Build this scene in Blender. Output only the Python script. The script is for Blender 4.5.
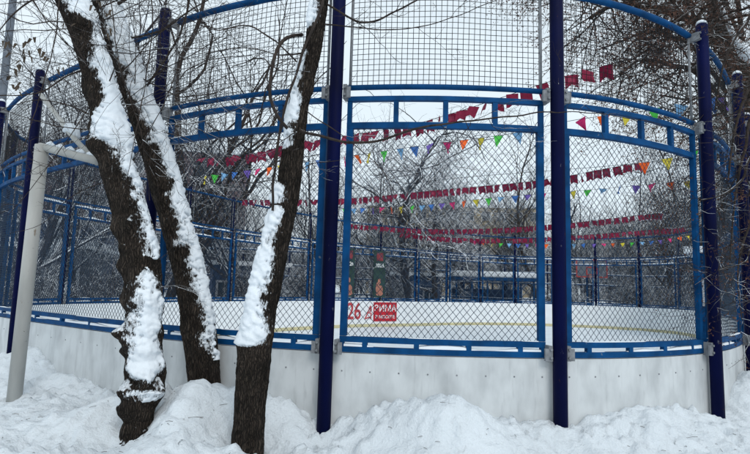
import bpy, math, random
import numpy as np
from mathutils import Vector, Matrix, noise
R = math.radians
sc = bpy.context.scene
for o in list(bpy.data.objects): bpy.data.objects.remove(o)

# ------------------------------------------------------------ camera
F = 538.0; PITCH = R(6.5); ROLL = R(1.6); CZ = 1.7
cam_d = bpy.data.cameras.new('camera'); cam = bpy.data.objects.new('camera', cam_d)
sc.collection.objects.link(cam); sc.camera = cam
cam_d.sensor_fit = 'HORIZONTAL'; cam_d.sensor_width = 36; cam_d.lens = 36 * F / 750
cam_d.clip_start = 0.05; cam_d.clip_end = 2000
cam.matrix_world = Matrix.Translation((0, 0, CZ)) @ Matrix.Rotation(math.pi / 2 + PITCH, 4, 'X') @ Matrix.Rotation(ROLL, 4, 'Z')

# ------------------------------------------------------------ sky and light (overcast winter day)
SUN_EL = R(42); SUN_AZ = R(160)
w = bpy.data.worlds.new("World"); sc.world = w; w.use_nodes = True
nt = w.node_tree; nt.nodes.clear()
out = nt.nodes.new('ShaderNodeOutputWorld'); bg = nt.nodes.new('ShaderNodeBackground')
sky = nt.nodes.new('ShaderNodeTexSky'); sky.sky_type = 'NISHITA'; sky.sun_disc = False
sky.sun_elevation = SUN_EL; sky.sun_rotation = SUN_AZ; sky.dust_density = 3; sky.air_density = 1
tc = nt.nodes.new('ShaderNodeTexCoord')
nz = nt.nodes.new('ShaderNodeTexNoise'); nz.inputs['Scale'].default_value = 2.2; nz.inputs['Detail'].default_value = 5
mp = nt.nodes.new('ShaderNodeMapping'); mp.inputs['Scale'].default_value = (1, 1, 3)
nt.links.new(tc.outputs['Generated'], mp.inputs['Vector']); nt.links.new(mp.outputs['Vector'], nz.inputs['Vector'])
cr = nt.nodes.new('ShaderNodeValToRGB')
cr.color_ramp.elements[0].position = .3; cr.color_ramp.elements[0].color = (6.2, 7.15, 7.8, 1)
cr.color_ramp.elements[1].position = .7; cr.color_ramp.elements[1].color = (7.6, 8.5, 9.0, 1)
nt.links.new(nz.outputs['Fac'], cr.inputs['Fac'])
mx = nt.nodes.new('ShaderNodeMixRGB'); mx.inputs['Fac'].default_value = .88
nt.links.new(sky.outputs['Color'], mx.inputs['Color1']); nt.links.new(cr.outputs['Color'], mx.inputs['Color2'])
nt.links.new(mx.outputs['Color'], bg.inputs['Color']); bg.inputs['Strength'].default_value = .1
nt.links.new(bg.outputs['Background'], out.inputs['Surface'])
sd = bpy.data.lights.new('sun', 'SUN'); sun = bpy.data.objects.new('sun', sd); sc.collection.objects.link(sun)
sd.energy = .8; sd.angle = R(22); sd.color = (1, .97, .93)
sun.rotation_euler = (R(90) - SUN_EL, 0, math.pi - SUN_AZ)
sc.view_settings.view_transform = 'Standard'; sc.view_settings.look = 'None'
sc.view_settings.gamma = 1; sc.view_settings.use_curve_mapping = False
sc.view_settings.exposure = 0.36

# ------------------------------------------------------------ helpers
def ray(u, v):
    x = (u - 375) / F; y = (227 - v) / F
    c, s = math.cos(ROLL), math.sin(ROLL)
    x, y = c * x - s * y, s * x + c * y
    return Vector((x, math.cos(PITCH) - y * math.sin(PITCH), math.sin(PITCH) + y * math.cos(PITCH)))
def P(u, v, Y):
    r = ray(u, v); return r * (Y / r.y) + Vector((0, 0, CZ))
def ss(a, b, x):
    t = min(1, max(0, (x - a) / (b - a))); return t * t * (3 - 2 * t)
def lerp(a, b, t): return a + (b - a) * t
def interp(tab, x):
    return float(np.interp(x, [t[0] for t in tab], [t[1] for t in tab]))

def nodes_mat(name, rough=.6, spec=.3, metal=0):
    m = bpy.data.materials.new(name); m.use_nodes = True
    b = m.node_tree.nodes['Principled BSDF']
    b.inputs['Roughness'].default_value = rough; b.inputs['Metallic'].default_value = metal
    b.inputs['Specular IOR Level'].default_value = spec
    return m, m.node_tree, b
def noise_node(t, scale, detail=4, vscale=None):
    n = t.nodes.new('ShaderNodeTexNoise'); n.inputs['Scale'].default_value = scale; n.inputs['Detail'].default_value = detail
    c = t.nodes.new('ShaderNodeTexCoord')
    if vscale:
        m = t.nodes.new('ShaderNodeMapping'); m.inputs['Scale'].default_value = vscale
        t.links.new(c.outputs['Object'], m.inputs['Vector']); t.links.new(m.outputs['Vector'], n.inputs['Vector'])
    else: t.links.new(c.outputs['Object'], n.inputs['Vector'])
    return n
def ramp(t, src, stops):
    r = t.nodes.new('ShaderNodeValToRGB'); e = r.color_ramp.elements
    while len(e) < len(stops): e.new(.5)
    for k, (p, c) in enumerate(stops):
        e[k].position = p; e[k].color = (c[0], c[1], c[2], 1)
    t.links.new(src, r.inputs['Fac']); return r
def bump(t, b, src, strength, dist):
    n = t.nodes.new('ShaderNodeBump'); n.inputs['Strength'].default_value = strength; n.inputs['Distance'].default_value = dist
    t.links.new(src, n.inputs['Height']); t.links.new(n.outputs['Normal'], b.inputs['Normal']); return n
def paint(name, col, var=.25, rough=.45, scale=6, bmp=.15, vs=None, chips=None):
    m, t, b = nodes_mat(name, rough)
    n = noise_node(t, scale, 6, vs)
    r = ramp(t, n.outputs['Fac'], [(.3, [c * (1 - var) for c in col]), (.7, [min(1, c * (1 + var)) for c in col])])
    t.links.new(r.outputs['Color'], b.inputs['Base Color'])
    if chips:   # worn spots and stains: (colour, noise scale, threshold, stretch)
        last = r.outputs['Color']
        for cc, sc_, th, st in chips:
            q = noise_node(t, sc_, 5, st); q.inputs['Roughness'].default_value = .6; rr_ = ramp(t, q.outputs['Fac'], [(th, (0, 0, 0)), (th + .035, (.8, .8, .8))])
            mq = t.nodes.new('ShaderNodeMixRGB'); t.links.new(rr_.outputs['Color'], mq.inputs['Fac']); t.links.new(last, mq.inputs['Color1']); mq.inputs['Color2'].default_value = (*cc, 1); last = mq.outputs['Color']
        t.links.new(last, b.inputs['Base Color'])
    n2 = noise_node(t, scale * 12, 3); bump(t, b, n2.outputs['Fac'], bmp, .003)
    return m
SNOW = (.82, .87, .92)
def snow_top(name, col, col2, lo=.35, hi=.6, amount=1.0, scale=3, rough=.85, bscale=(1, 1, .2), bs=25):
    """bark with snow lying on whatever faces upwards"""
    m, t, b = nodes_mat(name, rough, .2)
    n = noise_node(t, bs, 5, bscale); r = ramp(t, n.outputs['Fac'], [(.35, col), (.65, col2)])
    g = t.nodes.new('ShaderNodeNewGeometry'); sx = t.nodes.new('ShaderNodeSeparateXYZ'); t.links.new(g.outputs['Normal'], sx.inputs[0])
    n2 = noise_node(t, scale, 3)
    ad = t.nodes.new('ShaderNodeMath'); ad.operation = 'MULTIPLY_ADD'; t.links.new(n2.outputs['Fac'], ad.inputs[0]); ad.inputs[1].default_value = .9
    t.links.new(sx.outputs['Z'], ad.inputs[2])
    mr = t.nodes.new('ShaderNodeMapRange'); mr.inputs['From Min'].default_value = lo + .45; mr.inputs['From Max'].default_value = hi + .45
    mr.inputs['To Max'].default_value = amount
    t.links.new(ad.outputs[0], mr.inputs['Value'])
    mix = t.nodes.new('ShaderNodeMixRGB'); t.links.new(mr.outputs[0], mix.inputs['Fac'])
    t.links.new(r.outputs['Color'], mix.inputs['Color1']); mix.inputs['Color2'].default_value = (*SNOW, 1)
    t.links.new(mix.outputs['Color'], b.inputs['Base Color'])
    return m

def snow_material(name, base=SNOW, bsc=14, bst=.35, speck=False):
    m, t, b = nodes_mat(name, .75, .25)
    b.inputs['Subsurface Weight'].default_value = .0
    n = noise_node(t, 1.7, 6); r = ramp(t, n.outputs['Fac'], [(.3, [c * .9 for c in base]), (.65, base)])
    col = r.outputs['Color']
    if speck:
        n3 = noise_node(t, 55, 2); r3 = ramp(t, n3.outputs['Fac'], [(.72, (0, 0, 0)), (.76, (1, 1, 1))])
        n4 = noise_node(t, 2.2, 2); r4 = ramp(t, n4.outputs['Fac'], [(.5, (0, 0, 0)), (.62, (.75, .75, .75))])
        mu = t.nodes.new('ShaderNodeMath'); mu.operation = 'MULTIPLY'; t.links.new(r3.outputs['Color'], mu.inputs[0]); t.links.new(r4.outputs['Color'], mu.inputs[1])
        mix = t.nodes.new('ShaderNodeMixRGB'); t.links.new(mu.outputs[0], mix.inputs['Fac']); t.links.new(col, mix.inputs['Color1']); mix.inputs['Color2'].default_value = (.1, .08, .06, 1)
        col = mix.outputs['Color']
    t.links.new(col, b.inputs['Base Color'])
    n2 = noise_node(t, bsc, 8); n2.inputs['Roughness'].default_value = .65
    bump(t, b, n2.outputs['Fac'], bst, .03)
    return m

M = {}
M['post'] = paint('navy_paint', (.0006, .0026, .034), .4, .62, 5, .35, (1, 1, .3), [((.10, .10, .13), 24, .68, (1, 1, .5)), ((.05, .025, .015), 15, .70, (1, 1, .6))]); M['post'].node_tree.nodes['Principled BSDF'].inputs['Specular IOR Level'].default_value = .09
M['blue'] = paint('blue_paint', (.0018, .050, .155), .35, .6, 7, .15, None, [((.14, .17, .20), 22, .69, None), ((.05, .03, .02), 13, .71, None)])
M['blue'].node_tree.nodes['Principled BSDF'].inputs['Specular IOR Level'].default_value = .10
M['wire'] = paint('wire', (.012, .030, .058), .4, .6, 9)
M['cord'] = paint('net_cord', (.012, .014, .018), .4, .9, 9)
M['galv'] = paint('galvanised', (.19, .20, .215), .3, .55, 20)
M['pipe'] = paint('white_pipe_paint', (.42, .42, .40), .2, .55, 5, .3, (1, 1, .25), [((.20, .15, .10), 13, .66, (1, 1, .25)), ((.12, .11, .10), 30, .68, None)])
M['red'] = paint('red_cloth', (.19, .006, .035), .3, .8, 30)
M['grey_pole'] = paint('grey_pole', (.11, .13, .16), .3, .6, 5)
for k, c in dict(magenta=(.62, .03, .16), orange=(.85, .13, .02), yellow=(.62, .52, .05), green=(.08, .55, .07), lightblue=(.18, .38, .62), blue=(.05, .17, .5), violet=(.16, .10, .42)).items():
    M[k + '_cloth'] = paint(k + '_cloth', c, .12, .8, 20)
M['snow'] = snow_material('clinging_snow', (.80, .85, .90), 30, .35)
M['ground_snow'] = snow_material('ground_snow', (.81, .87, .92), 26, 1.0, True)
M['bark_snow'] = snow_top('branches', (.022, .017, .016), (.06, .048, .042), .38, .62)
M['bark_dark'] = snow_top('dark_branches', (.018, .014, .013), (.05, .038, .032), .62, .9)
M['bark_far'] = snow_top('far_branches', (.024, .024, .030), (.058, .056, .064), .12, .55, .95)
M['leaf'] = paint('dry_leaf', (.10, .05, .035), .5, .9, 8)
M['seed'] = paint('dry_seed', (.06, .045, .032), .4, .9, 8)

def bark_mat():
    m, t, b = nodes_mat('furrowed_bark', .9, .15)
    v = t.nodes.new('ShaderNodeTexVoronoi'); v.feature = 'DISTANCE_TO_EDGE'; v.inputs['Scale'].default_value = 62
    c = t.nodes.new('ShaderNodeTexCoord'); mpn = t.nodes.new('ShaderNodeMapping'); mpn.inputs['Scale'].default_value = (1, 1, .13)
    n0 = t.nodes.new('ShaderNodeTexNoise'); n0.inputs['Scale'].default_value = 9; n0.inputs['Detail'].default_value = 4
    t.links.new(c.outputs['Object'], n0.inputs['Vector'])
    vm = t.nodes.new('ShaderNodeVectorMath'); vm.operation = 'MULTIPLY_ADD'; vm.inputs[1].default_value = (.07, .07, .07)
    t.links.new(n0.outputs['Color'], vm.inputs[0]); t.links.new(c.outputs['Object'], vm.inputs[2])
    t.links.new(vm.outputs[0], mpn.inputs['Vector']); t.links.new(mpn.outputs['Vector'], v.inputs['Vector'])
    n = noise_node(t, 6, 6)
    r = ramp(t, v.outputs['Distance'], [(.0, (.009, .008, .0075)), (.25, (.055, .046, .040)), (.6, (.105, .09, .078))])
    r2 = ramp(t, n.outputs['Fac'], [(.3, (.40, .38, .36)), (.7, (1.25, 1.15, 1.05))])
    mu = t.nodes.new('ShaderNodeMixRGB'); mu.blend_type = 'MULTIPLY'; mu.inputs['Fac'].default_value = 1
    t.links.new(r.outputs['Color'], mu.inputs['Color1']); t.links.new(r2.outputs['Color'], mu.inputs['Color2'])
    g = t.nodes.new('ShaderNodeNewGeometry'); sx = t.nodes.new('ShaderNodeSeparateXYZ'); t.links.new(g.outputs['Normal'], sx.inputs[0])
    n5 = noise_node(t, 38, 5); n6 = noise_node(t, 5, 3)
    a1 = t.nodes.new('ShaderNodeMath'); a1.operation = 'MULTIPLY_ADD'; t.links.new(n5.outputs['Fac'], a1.inputs[0]); a1.inputs[1].default_value = .9; t.links.new(sx.outputs['Z'], a1.inputs[2])
    a2 = t.nodes.new('ShaderNodeMath'); a2.operation = 'MULTIPLY_ADD'; t.links.new(n6.outputs['Fac'], a2.inputs[0]); a2.inputs[1].default_value = .5; t.links.new(a1.outputs[0], a2.inputs[2])
    m2 = t.nodes.new('ShaderNodeMapRange'); m2.inputs['From Min'].default_value = 1.12; m2.inputs['From Max'].default_value = 1.3; t.links.new(a2.outputs[0], m2.inputs['Value'])
    # powder snow caught in the cracks beside the lying snow
    pa = t.nodes.new('ShaderNodeAttribute'); pa.attribute_name = 'powder'
    n7 = noise_node(t, 60, 6, (1, 1, .45)); n7.inputs['Roughness'].default_value = .75
    p1 = t.nodes.new('ShaderNodeMath'); p1.operation = 'MULTIPLY_ADD'; t.links.new(pa.outputs['Fac'], p1.inputs[0]); p1.inputs[1].default_value = .34; t.links.new(n7.outputs['Fac'], p1.inputs[2])
    p2 = t.nodes.new('ShaderNodeMapRange'); p2.inputs['From Min'].default_value = .70; p2.inputs['From Max'].default_value = .80; t.links.new(p1.outputs[0], p2.inputs['Value'])
    p3 = t.nodes.new('ShaderNodeMath'); p3.operation = 'MAXIMUM'; t.links.new(p2.outputs[0], p3.inputs[0]); t.links.new(m2.outputs[0], p3.inputs[1]); m2 = p3
    mx2 = t.nodes.new('ShaderNodeMixRGB'); t.links.new(m2.outputs[0], mx2.inputs['Fac']); t.links.new(mu.outputs['Color'], mx2.inputs['Color1']); mx2.inputs['Color2'].default_value = (*SNOW, 1)
    t.links.new(mx2.outputs['Color'], b.inputs['Base Color'])
    bump(t, b, v.outputs['Distance'], 1.0, .03)
    return m
M['bark'] = bark_mat()

def board_mat():
    m, t, b = nodes_mat('rink_board_plastic', .45, .35)
    n = noise_node(t, 5.5, 8, (1, 1, .5)); n2 = noise_node(t, 28, 4, (1, 1, .12))
    r = ramp(t, n.outputs['Fac'], [(.28, (.43, .45, .46)), (.62, (.62, .645, .655))])
    r2 = ramp(t, n2.outputs['Fac'], [(.25, (.72, .72, .72)), (.42, (1, 1, 1))])
    mu = t.nodes.new('ShaderNodeMixRGB'); mu.blend_type = 'MULTIPLY'; mu.inputs['Fac'].default_value = .6
    t.links.new(r.outputs['Color'], mu.inputs['Color1']); t.links.new(r2.outputs['Color'], mu.inputs['Color2'])
    t.links.new(mu.outputs['Color'], b.inputs['Base Color'])
    bump(t, b, n.outputs['Fac'], .15, .01)
    return m
M['board'] = board_mat()
M['yellow_kick'] = paint('yellow_kick_strip', (.58, .53, .32), .2, .5, 5)

WL = {}   # world location of each parent
def link(o, parent=None):
    sc.collection.objects.link(o)
    if parent: o.parent = parent
    return o
def tag(o, label=None, cat=None, group=None, kind=None):
    if label: o['label'] = label
    if cat: o['category'] = cat
    if group: o['group'] = group
    if kind: o['kind'] = kind
    return o
def empty(name, loc, label, cat, group=None):
    o = bpy.data.objects.new(name, None); o.location = loc; o.empty_display_size = .2
    link(o); WL[o] = Vector(loc); return tag(o, label, cat, group)
def wl(o): return WL[o] if o in WL else Vector((0, 0, 0))

class MB:
    def __init__(s): s.v = []; s.f = []; s.m = []; s.cm = 0
    def quad(s, *p):
        n = len(s.v); s.v += [tuple(q) for q in p]; s.f.append(tuple(range(n, n + len(p)))); s.m.append(s.cm)
    def box(s, c, size, ax=None, az=None):
        """c centre, size (x,y,z), ax = direction of local x (horizontal)"""
        ax = Vector(ax or (1, 0, 0)).normalized(); az = Vector(az or (0, 0, 1)).normalized(); ay = az.cross(ax).normalized()
        c = Vector(c); n = len(s.v); hx, hy, hz = size[0] / 2, size[1] / 2, size[2] / 2
        for k in range(8):
            s.v.append(tuple(c + ax * (hx if k & 1 else -hx) + ay * (hy if k & 2 else -hy) + az * (hz if k & 4 else -hz)))
        for f in ((0, 2, 3, 1), (4, 5, 7, 6), (0, 1, 5, 4), (2, 6, 7, 3), (0, 4, 6, 2), (1, 3, 7, 5)):
            s.f.append(tuple(n + i for i in f)); s.m.append(s.cm)
    def tube(s, pts, rad, sides=6, cap=True, flat=None):
        n0 = len(s.v); N = len(pts); pts = [Vector(p) for p in pts]
        if not hasattr(rad, '__len__'): rad = [rad] * N
        d = (pts[1] - pts[0]).normalized()
        ref = Vector((0, 0, 1)) if abs(d.z) < .9 else Vector((1, 0, 0))
        a = d.cross(ref).normalized()
        for i in range(N):
            dd = (pts[min(i + 1, N - 1)] - pts[max(i - 1, 0)])
            if dd.length < 1e-9: dd = d
            d = dd.normalized(); a = (a - d * a.dot(d))
            if a.length < 1e-6: a = d.orthogonal()
            a.normalize(); b = d.cross(a)
            for k in range(sides):
                t = 2 * math.pi * k / sides
                q = pts[i] + (a * math.cos(t) + b * math.sin(t)) * rad[i]
                s.v.append((q.x, q.y, q.z))
        for i in range(N - 1):
            for k in range(sides):
                k2 = (k + 1) % sides
                s.f.append((n0 + i * sides + k, n0 + i * sides + k2, n0 + (i + 1) * sides + k2, n0 + (i + 1) * sides + k)); s.m.append(s.cm)
        if cap:
            s.f.append(tuple(n0 + k for k in reversed(range(sides)))); s.m.append(s.cm)
            s.f.append(tuple(n0 + (N - 1) * sides + k for k in range(sides))); s.m.append(s.cm)
    def build(s, name, mat, parent=None, smooth=False, root=None):
        me = bpy.data.meshes.new(name); off = wl(parent) if parent else Vector((0, 0, 0))
        arr = np.array(s.v, dtype=np.float64).reshape(-1, 3) - np.array(off)
        me.from_pydata(arr.tolist(), [], s.f)
        mats = mat if isinstance(mat, (list, tuple)) else [mat]
        for q in mats: me.materials.append(q)
        if len(mats) > 1: me.polygons.foreach_set('material_index', s.m)
        if smooth: me.polygons.foreach_set('use_smooth', [True] * len(me.polygons))
        me.update()
        o = bpy.data.objects.new(name, me); link(o, parent)
        WL[o] = off.copy()
        return o

def catmull(pts, n=12, closed=False):
    pts = [Vector(p) for p in pts]; N = len(pts); res = []
    rng = range(N) if closed else range(N - 1)
    for i in rng:
        g = (lambda k: pts[k % N]) if closed else (lambda k: pts[min(max(k, 0), N - 1)])
        p0, p1, p2, p3 = g(i - 1), g(i), g(i + 1), g(i + 2)
        for j in range(n):
            t = j / n
            res.append(.5 * ((2 * p1) + (p2 - p0) * t + (2 * p0 - 5 * p1 + 4 * p2 - p3) * t * t + (3 * p1 - p0 - 3 * p2 + p3) * t ** 3))
    if not closed: res.append(pts[-1])
    return res

# ------------------------------------------------------------ rink outline (plan)
ctrl = [(-4.87, 7.60), (-3.68, 6.70), (-2.75, 6.02), (-1.92, 5.48), (-1.13, 5.12), (-.28, 4.90), (.69, 4.81), (1.74, 4.89), (2.56, 5.16), (3.37, 5.64), (4.15, 6.34), (5.3, 7.75),
        (6.83, 9.85), (8.2, 12.0), (9.5, 14.2), (11.3, 17.6), (12.9, 20.8), (13.8, 23.4), (13.7, 25.6), (12.1, 27.3), (9.6, 28.2), (6.9, 28.1), (4.2, 27.0), (1.6, 25.2), (-.7, 23.7),
        (-2.9, 21.2), (-4.5, 18.8), (-5.7, 16.4), (-6.7, 14.2), (-7.3, 12.4), (-7.3, 10.9), (-6.8, 9.6), (-5.9, 8.5)]
OUT = catmull([(x, y, 0) for x, y in ctrl], 10, True)
OA = np.array([(p.x, p.y) for p in OUT]); OB = np.roll(OA, -1, axis=0)
SEG = np.linalg.norm(OB - OA, axis=1); CUM = np.concatenate([[0], np.cumsum(SEG)]); LEN = CUM[-1]
def at(s):
    s = s % LEN; i = min(int(np.searchsorted(CUM, s, side='right') - 1), len(OA) - 1); t = (s - CUM[i]) / SEG[i]
    p = OA[i] * (1 - t) + OB[i] * t; return Vector((p[0], p[1], 0))
def tang(s): return (at(s + .15) - at(s - .15)).normalized()
def outn(s):   # outward normal (outline runs counter-clockwise as seen from above)
    t = tang(s); return Vector((t.y, -t.x, 0))
def nearest_s(x, y):
    p = np.array([x, y]); ab = OB - OA; t = np.clip(((p - OA) * ab).sum(1) / (SEG ** 2), 0, 1)
    d = np.linalg.norm(OA + ab * t[:, None] - p, axis=1); i = int(np.argmin(d)); return CUM[i] + t[i] * SEG[i], d[i]
def signed(xs, ys):
    """vectorised signed distance, positive outside"""
    p = np.stack([xs, ys], 1); best = np.full(len(p), 1e9); ins = np.zeros(len(p), bool)
    for a, b in zip(OA, OB):
        ab = b - a; t = np.clip(((p - a) @ ab) / (ab @ ab), 0, 1)
        best = np.minimum(best, np.linalg.norm(a + t[:, None] * ab - p, axis=1))
        c = ((a[1] > p[:, 1]) != (b[1] > p[:, 1]))
        xi = (b[0] - a[0]) * (p[:, 1] - a[1]) / (b[1] - a[1] + 1e-12) + a[0]
        ins ^= c & (p[:, 0] < xi)
    return np.where(ins, -best, best)

# ------------------------------------------------------------ ground
FIX = [(P(u_, v_, y_).x, P(u_, v_, y_).y) for u_, v_, y_ in ((25, 320, 7.55), (152, 334, 5.72), (330, 346, 4.92), (552, 355, 4.90), (704, 352, 5.70))]
FIX = [(FIX[0][0] - 1.65, FIX[0][1] + 1.3)] + FIX + [(4.68, 7.0)]
MOUNDS = [  # x, y, height, radius x, radius y
    (.60, 4.50, .36, .42, .34), (.10, 4.62, .14, .35, .26), (1.05, 4.55, .10, .4, .25), (-.85, 4.85, .20, .6, .3),
    (-1.45, 5.0, .20, .55, .4), (-1.95, 5.05, .24, .5, .4), (-2.3, 4.8, .14, .45, .4), (-1.0, 4.3, .20, .24, .24),
    (-4.7, 7.1, .33, .8, .5), (-3.9, 6.4, .10, .6, .3), (2.35, 4.85, .18, .5, .25), (3.0, 5.2, .16, .5, .25), (1.55, 4.72, .14, .3, .2), (1.9, 4.6, .10, .4, .25),
    (-3.2, 4.9, .08, .8, .5), (4.6, 6.2, .42, .55, .5), (5.5, 7.0, .5, .8, .6), (4.2, 4.9, .12, .6, .4), (-1.5, 4.1, .10, .3, .25), (-.2, 4.45, .05, .3, .2), (-1.52, 4.62, .26, .28, .3)]
PF = []
def near_ground(x, y):
    h = .42
    for mx_, my, a, rx, ry in MOUNDS:
        q = ((x - mx_) / rx) ** 2 + ((y - my) / ry) ** 2
        if q < 9: h += a * math.exp(-q)
    for hx, hy in PF:
        q = ((x - hx) ** 2 + (y - hy) ** 2) / .09
        if q < 9: h -= .13 * math.exp(-q)
    v = Vector((x, y, 0))
    h += .05 * noise.noise(v * 1.1) + .05 * noise.noise(v * 3.1 + Vector((5, 0, 0))) 
    n = noise.noise(v * 6.3 + Vector((0, 9, 0))); h += .034 * (abs(n) * 2 - .4)
    h += (.020 * noise.noise(v * 13) + .013 * noise.noise(v * 27)) * (.5 + ss(-.3, .3, noise.noise(v * 1.9)))
    cl = 0
    for sc2, am in ((5.5, .05), (11, .028)):
        dd, _p = noise.voronoi(Vector((x * sc2 + noise.noise(v * 4), y * sc2 + noise.noise(v * 4 + Vector((3, 3, 0))), 1)))
        cl += am * (min(dd[1] - dd[0], .5) * 2 - .5) * (.35 + .9 * ss(-.1, .35, noise.noise(v * 1.4 + Vector((2, 2, 2)))))
    h += cl
    c = noise.cell(v * 0 + Vector((math.floor(x * 4.1 + .8 * noise.noise(v * 3)), math.floor(y * 5.1 + .8 * noise.noise(v * 3 + Vector((7, 7, 7)))), 2)))
    if y < 4.6: h -= .035 * ss(.62, .9, c) * ss(4.6, 4.2, y)
    return h
def ground_z(x, y):
    return near_ground(x, y)
def axis(lo, hi, fine_lo, fine_hi, step):
    a = list(np.arange(fine_lo, fine_hi, step)); s = step; v = fine_hi
    while v < hi: a.append(v); s = min(s * 1.25, 60); v += s
    a.append(hi); s = step; v = fine_lo - step; b = []
    while v > lo: b.append(v); s = min(s * 1.25, 60); v -= s
    b.append(lo); return np.array(sorted(b) + a)
for q_ in FIX[1:5]:
    s_, _d = nearest_s(*q_); p_ = at(s_) + outn(s_) * .2; PF.append((p_.x, p_.y))
PF.append((-1.0, 4.5))
for q_ in ((-1.99, 4.6), (-.98, 4.4), (-1.6, 5.08)): PF.append(q_)
xs = axis(-700, 700, -7.4, 7.4, .028); ys = axis(-300, 900, 3.4, 9.4, .028)
X, Y = np.meshgrid(xs, ys); fx, fy = X.ravel(), Y.ravel()
D = signed(fx, fy); Z = np.zeros(len(fx)); cd = np.hypot(fx, fy)
for i in range(len(fx)):
    x, y, d = fx[i], fy[i], D[i]
    if d < 0: Z[i] = -.08; continue
    far = .1 + .75 * ss(2, 14, d) + (.35 * noise.noise(Vector((x * .12, y * .12, 3))) + .18 * noise.noise(Vector((x * .5, y * .5, 3)))) * ss(2, 9, d) if cd[i] < 400 else .85
    if d < 1.5: far = -.06 + .16 * ss(.6, 1.5, d)
    k = 1 - ss(8.9, 10.6, cd[i])
    if k > 0:
        h = near_ground(x, y) + .10 * ss(.35, .05, d)
        Z[i] = lerp(far, h, k) if y > -5 else h
    else: Z[i] = far
nx, ny = len(xs), len(ys)
idx = np.arange(nx * ny).reshape(ny, nx)
faces = np.stack([idx[:-1, :-1].ravel(), idx[:-1, 1:].ravel(), idx[1:, 1:].ravel(), idx[1:, :-1].ravel()], 1)
me = bpy.data.meshes.new('ground'); me.from_pydata(np.stack([fx, fy, Z], 1).tolist(), [], faces.tolist())
me.materials.append(M['ground_snow']); me.polygons.foreach_set('use_smooth', [True] * len(me.polygons)); me.update()
g = bpy.data.objects.new('snowy_ground', me); link(g); tag(g, kind='structure')

ice_b = MB(); ice_b.quad(*[Vector((p.x, p.y, 0)) for p in OUT])
M['ice'] = snow_material('ice_snow', (.80, .86, .91), 3, .25)
M['ice'].node_tree.nodes['Principled BSDF'].inputs['Roughness'].default_value = .5
tag(ice_b.build('rink_ice', M['ice']), kind='structure')

# ------------------------------------------------------------ boards
def sweep(mb, s0, s1, off, z0, z1, th, step=.2, wob=0):
    """box profile following the outline from s0 to s1, outward offset off, thickness th"""
    n = max(2, int((s1 - s0) / step) + 1); n0 = len(mb.v)
    for i in range(n + 1):
        s = s0 + (s1 - s0) * i / n; p = at(s); o = outn(s)
        for a, z in ((-th / 2, z0), (th / 2, z0), (th / 2, z1), (-th / 2, z1)):
            q = p + o * (off + a); mb.v.append((q.x, q.y, z))
    for i in range(n):
        for k in range(4):
            k2 = (k + 1) % 4; mb.f.append((n0 + i * 4 + k, n0 + (i + 1) * 4 + k, n0 + (i + 1) * 4 + k2, n0 + i * 4 + k2)); mb.m.append(mb.cm)
    mb.f.append((n0, n0 + 1, n0 + 2, n0 + 3)); mb.m.append(mb.cm)
    e = n0 + n * 4; mb.f.append((e + 3, e + 2, e + 1, e)); mb.m.append(mb.cm)
def rod(mb, s0, s1, off, z, r, sides=8, step=.2):
    n = max(2, int((s1 - s0) / step) + 1)
    mb.tube([at(s0 + (s1 - s0) * i / n) + outn(s0 + (s1 - s0) * i / n) * off + Vector((0, 0, z)) for i in range(n + 1)], r, sides)

# posts round the outline: the ones nearest the camera are fixed, the rest evenly spaced
fixed = [nearest_s(*p)[0] for p in FIX]
S = sorted([(s if s < LEN * .6 else s - LEN) for s in fixed])
rest = (S[0] + LEN) - S[-1]; k = round(rest / 2.03)
POSTS = S + [S[-1] + rest * i / k for i in range(1, k)]
BAYS = [(POSTS[i], POSTS[i + 1] if i + 1 < len(POSTS) else POSTS[0] + LEN) for i in range(len(POSTS))]

c0 = Vector((2.5, 14, 0))
M['board_in'] = paint('board_inner_white', (.83, .86, .88), .05, .4, 3)
br = empty('rink_board', (c0.x, c0.y, 0), 'low white board wall with yellow foot strip ringing the ice, half buried in snow', 'rink board')
for a, b in BAYS:
    mb = MB(); sweep(mb, a + .003, b - .003, .012, -.3, 1.125, .05); bp_ = mb.build('board_panel', M['board'], br)
    mb = MB(); sweep(mb, a + .003, b - .003, -.026, -.05, 1.13, .022); mb.build('inner_face', M['board_in'], bp_)
mb = MB(); sweep(mb, 0, LEN, -.048, .005, .13, .02, .3); mb.build('kick_strip', M['yellow_kick'], br)
mb = MB()
for a, b in BAYS[:7]:
    n = 8
    for i in range(n):
        s = a + (b - a) * (i + .5) / n; p = at(s) + outn(s) * .036 + Vector((0, 0, .97)); o = outn(s)
        mb.tube([p, p + o * .004], .0075, 6)
tag(mb.build('bolt_heads', M['galv'], br), kind='stuff')

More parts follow.
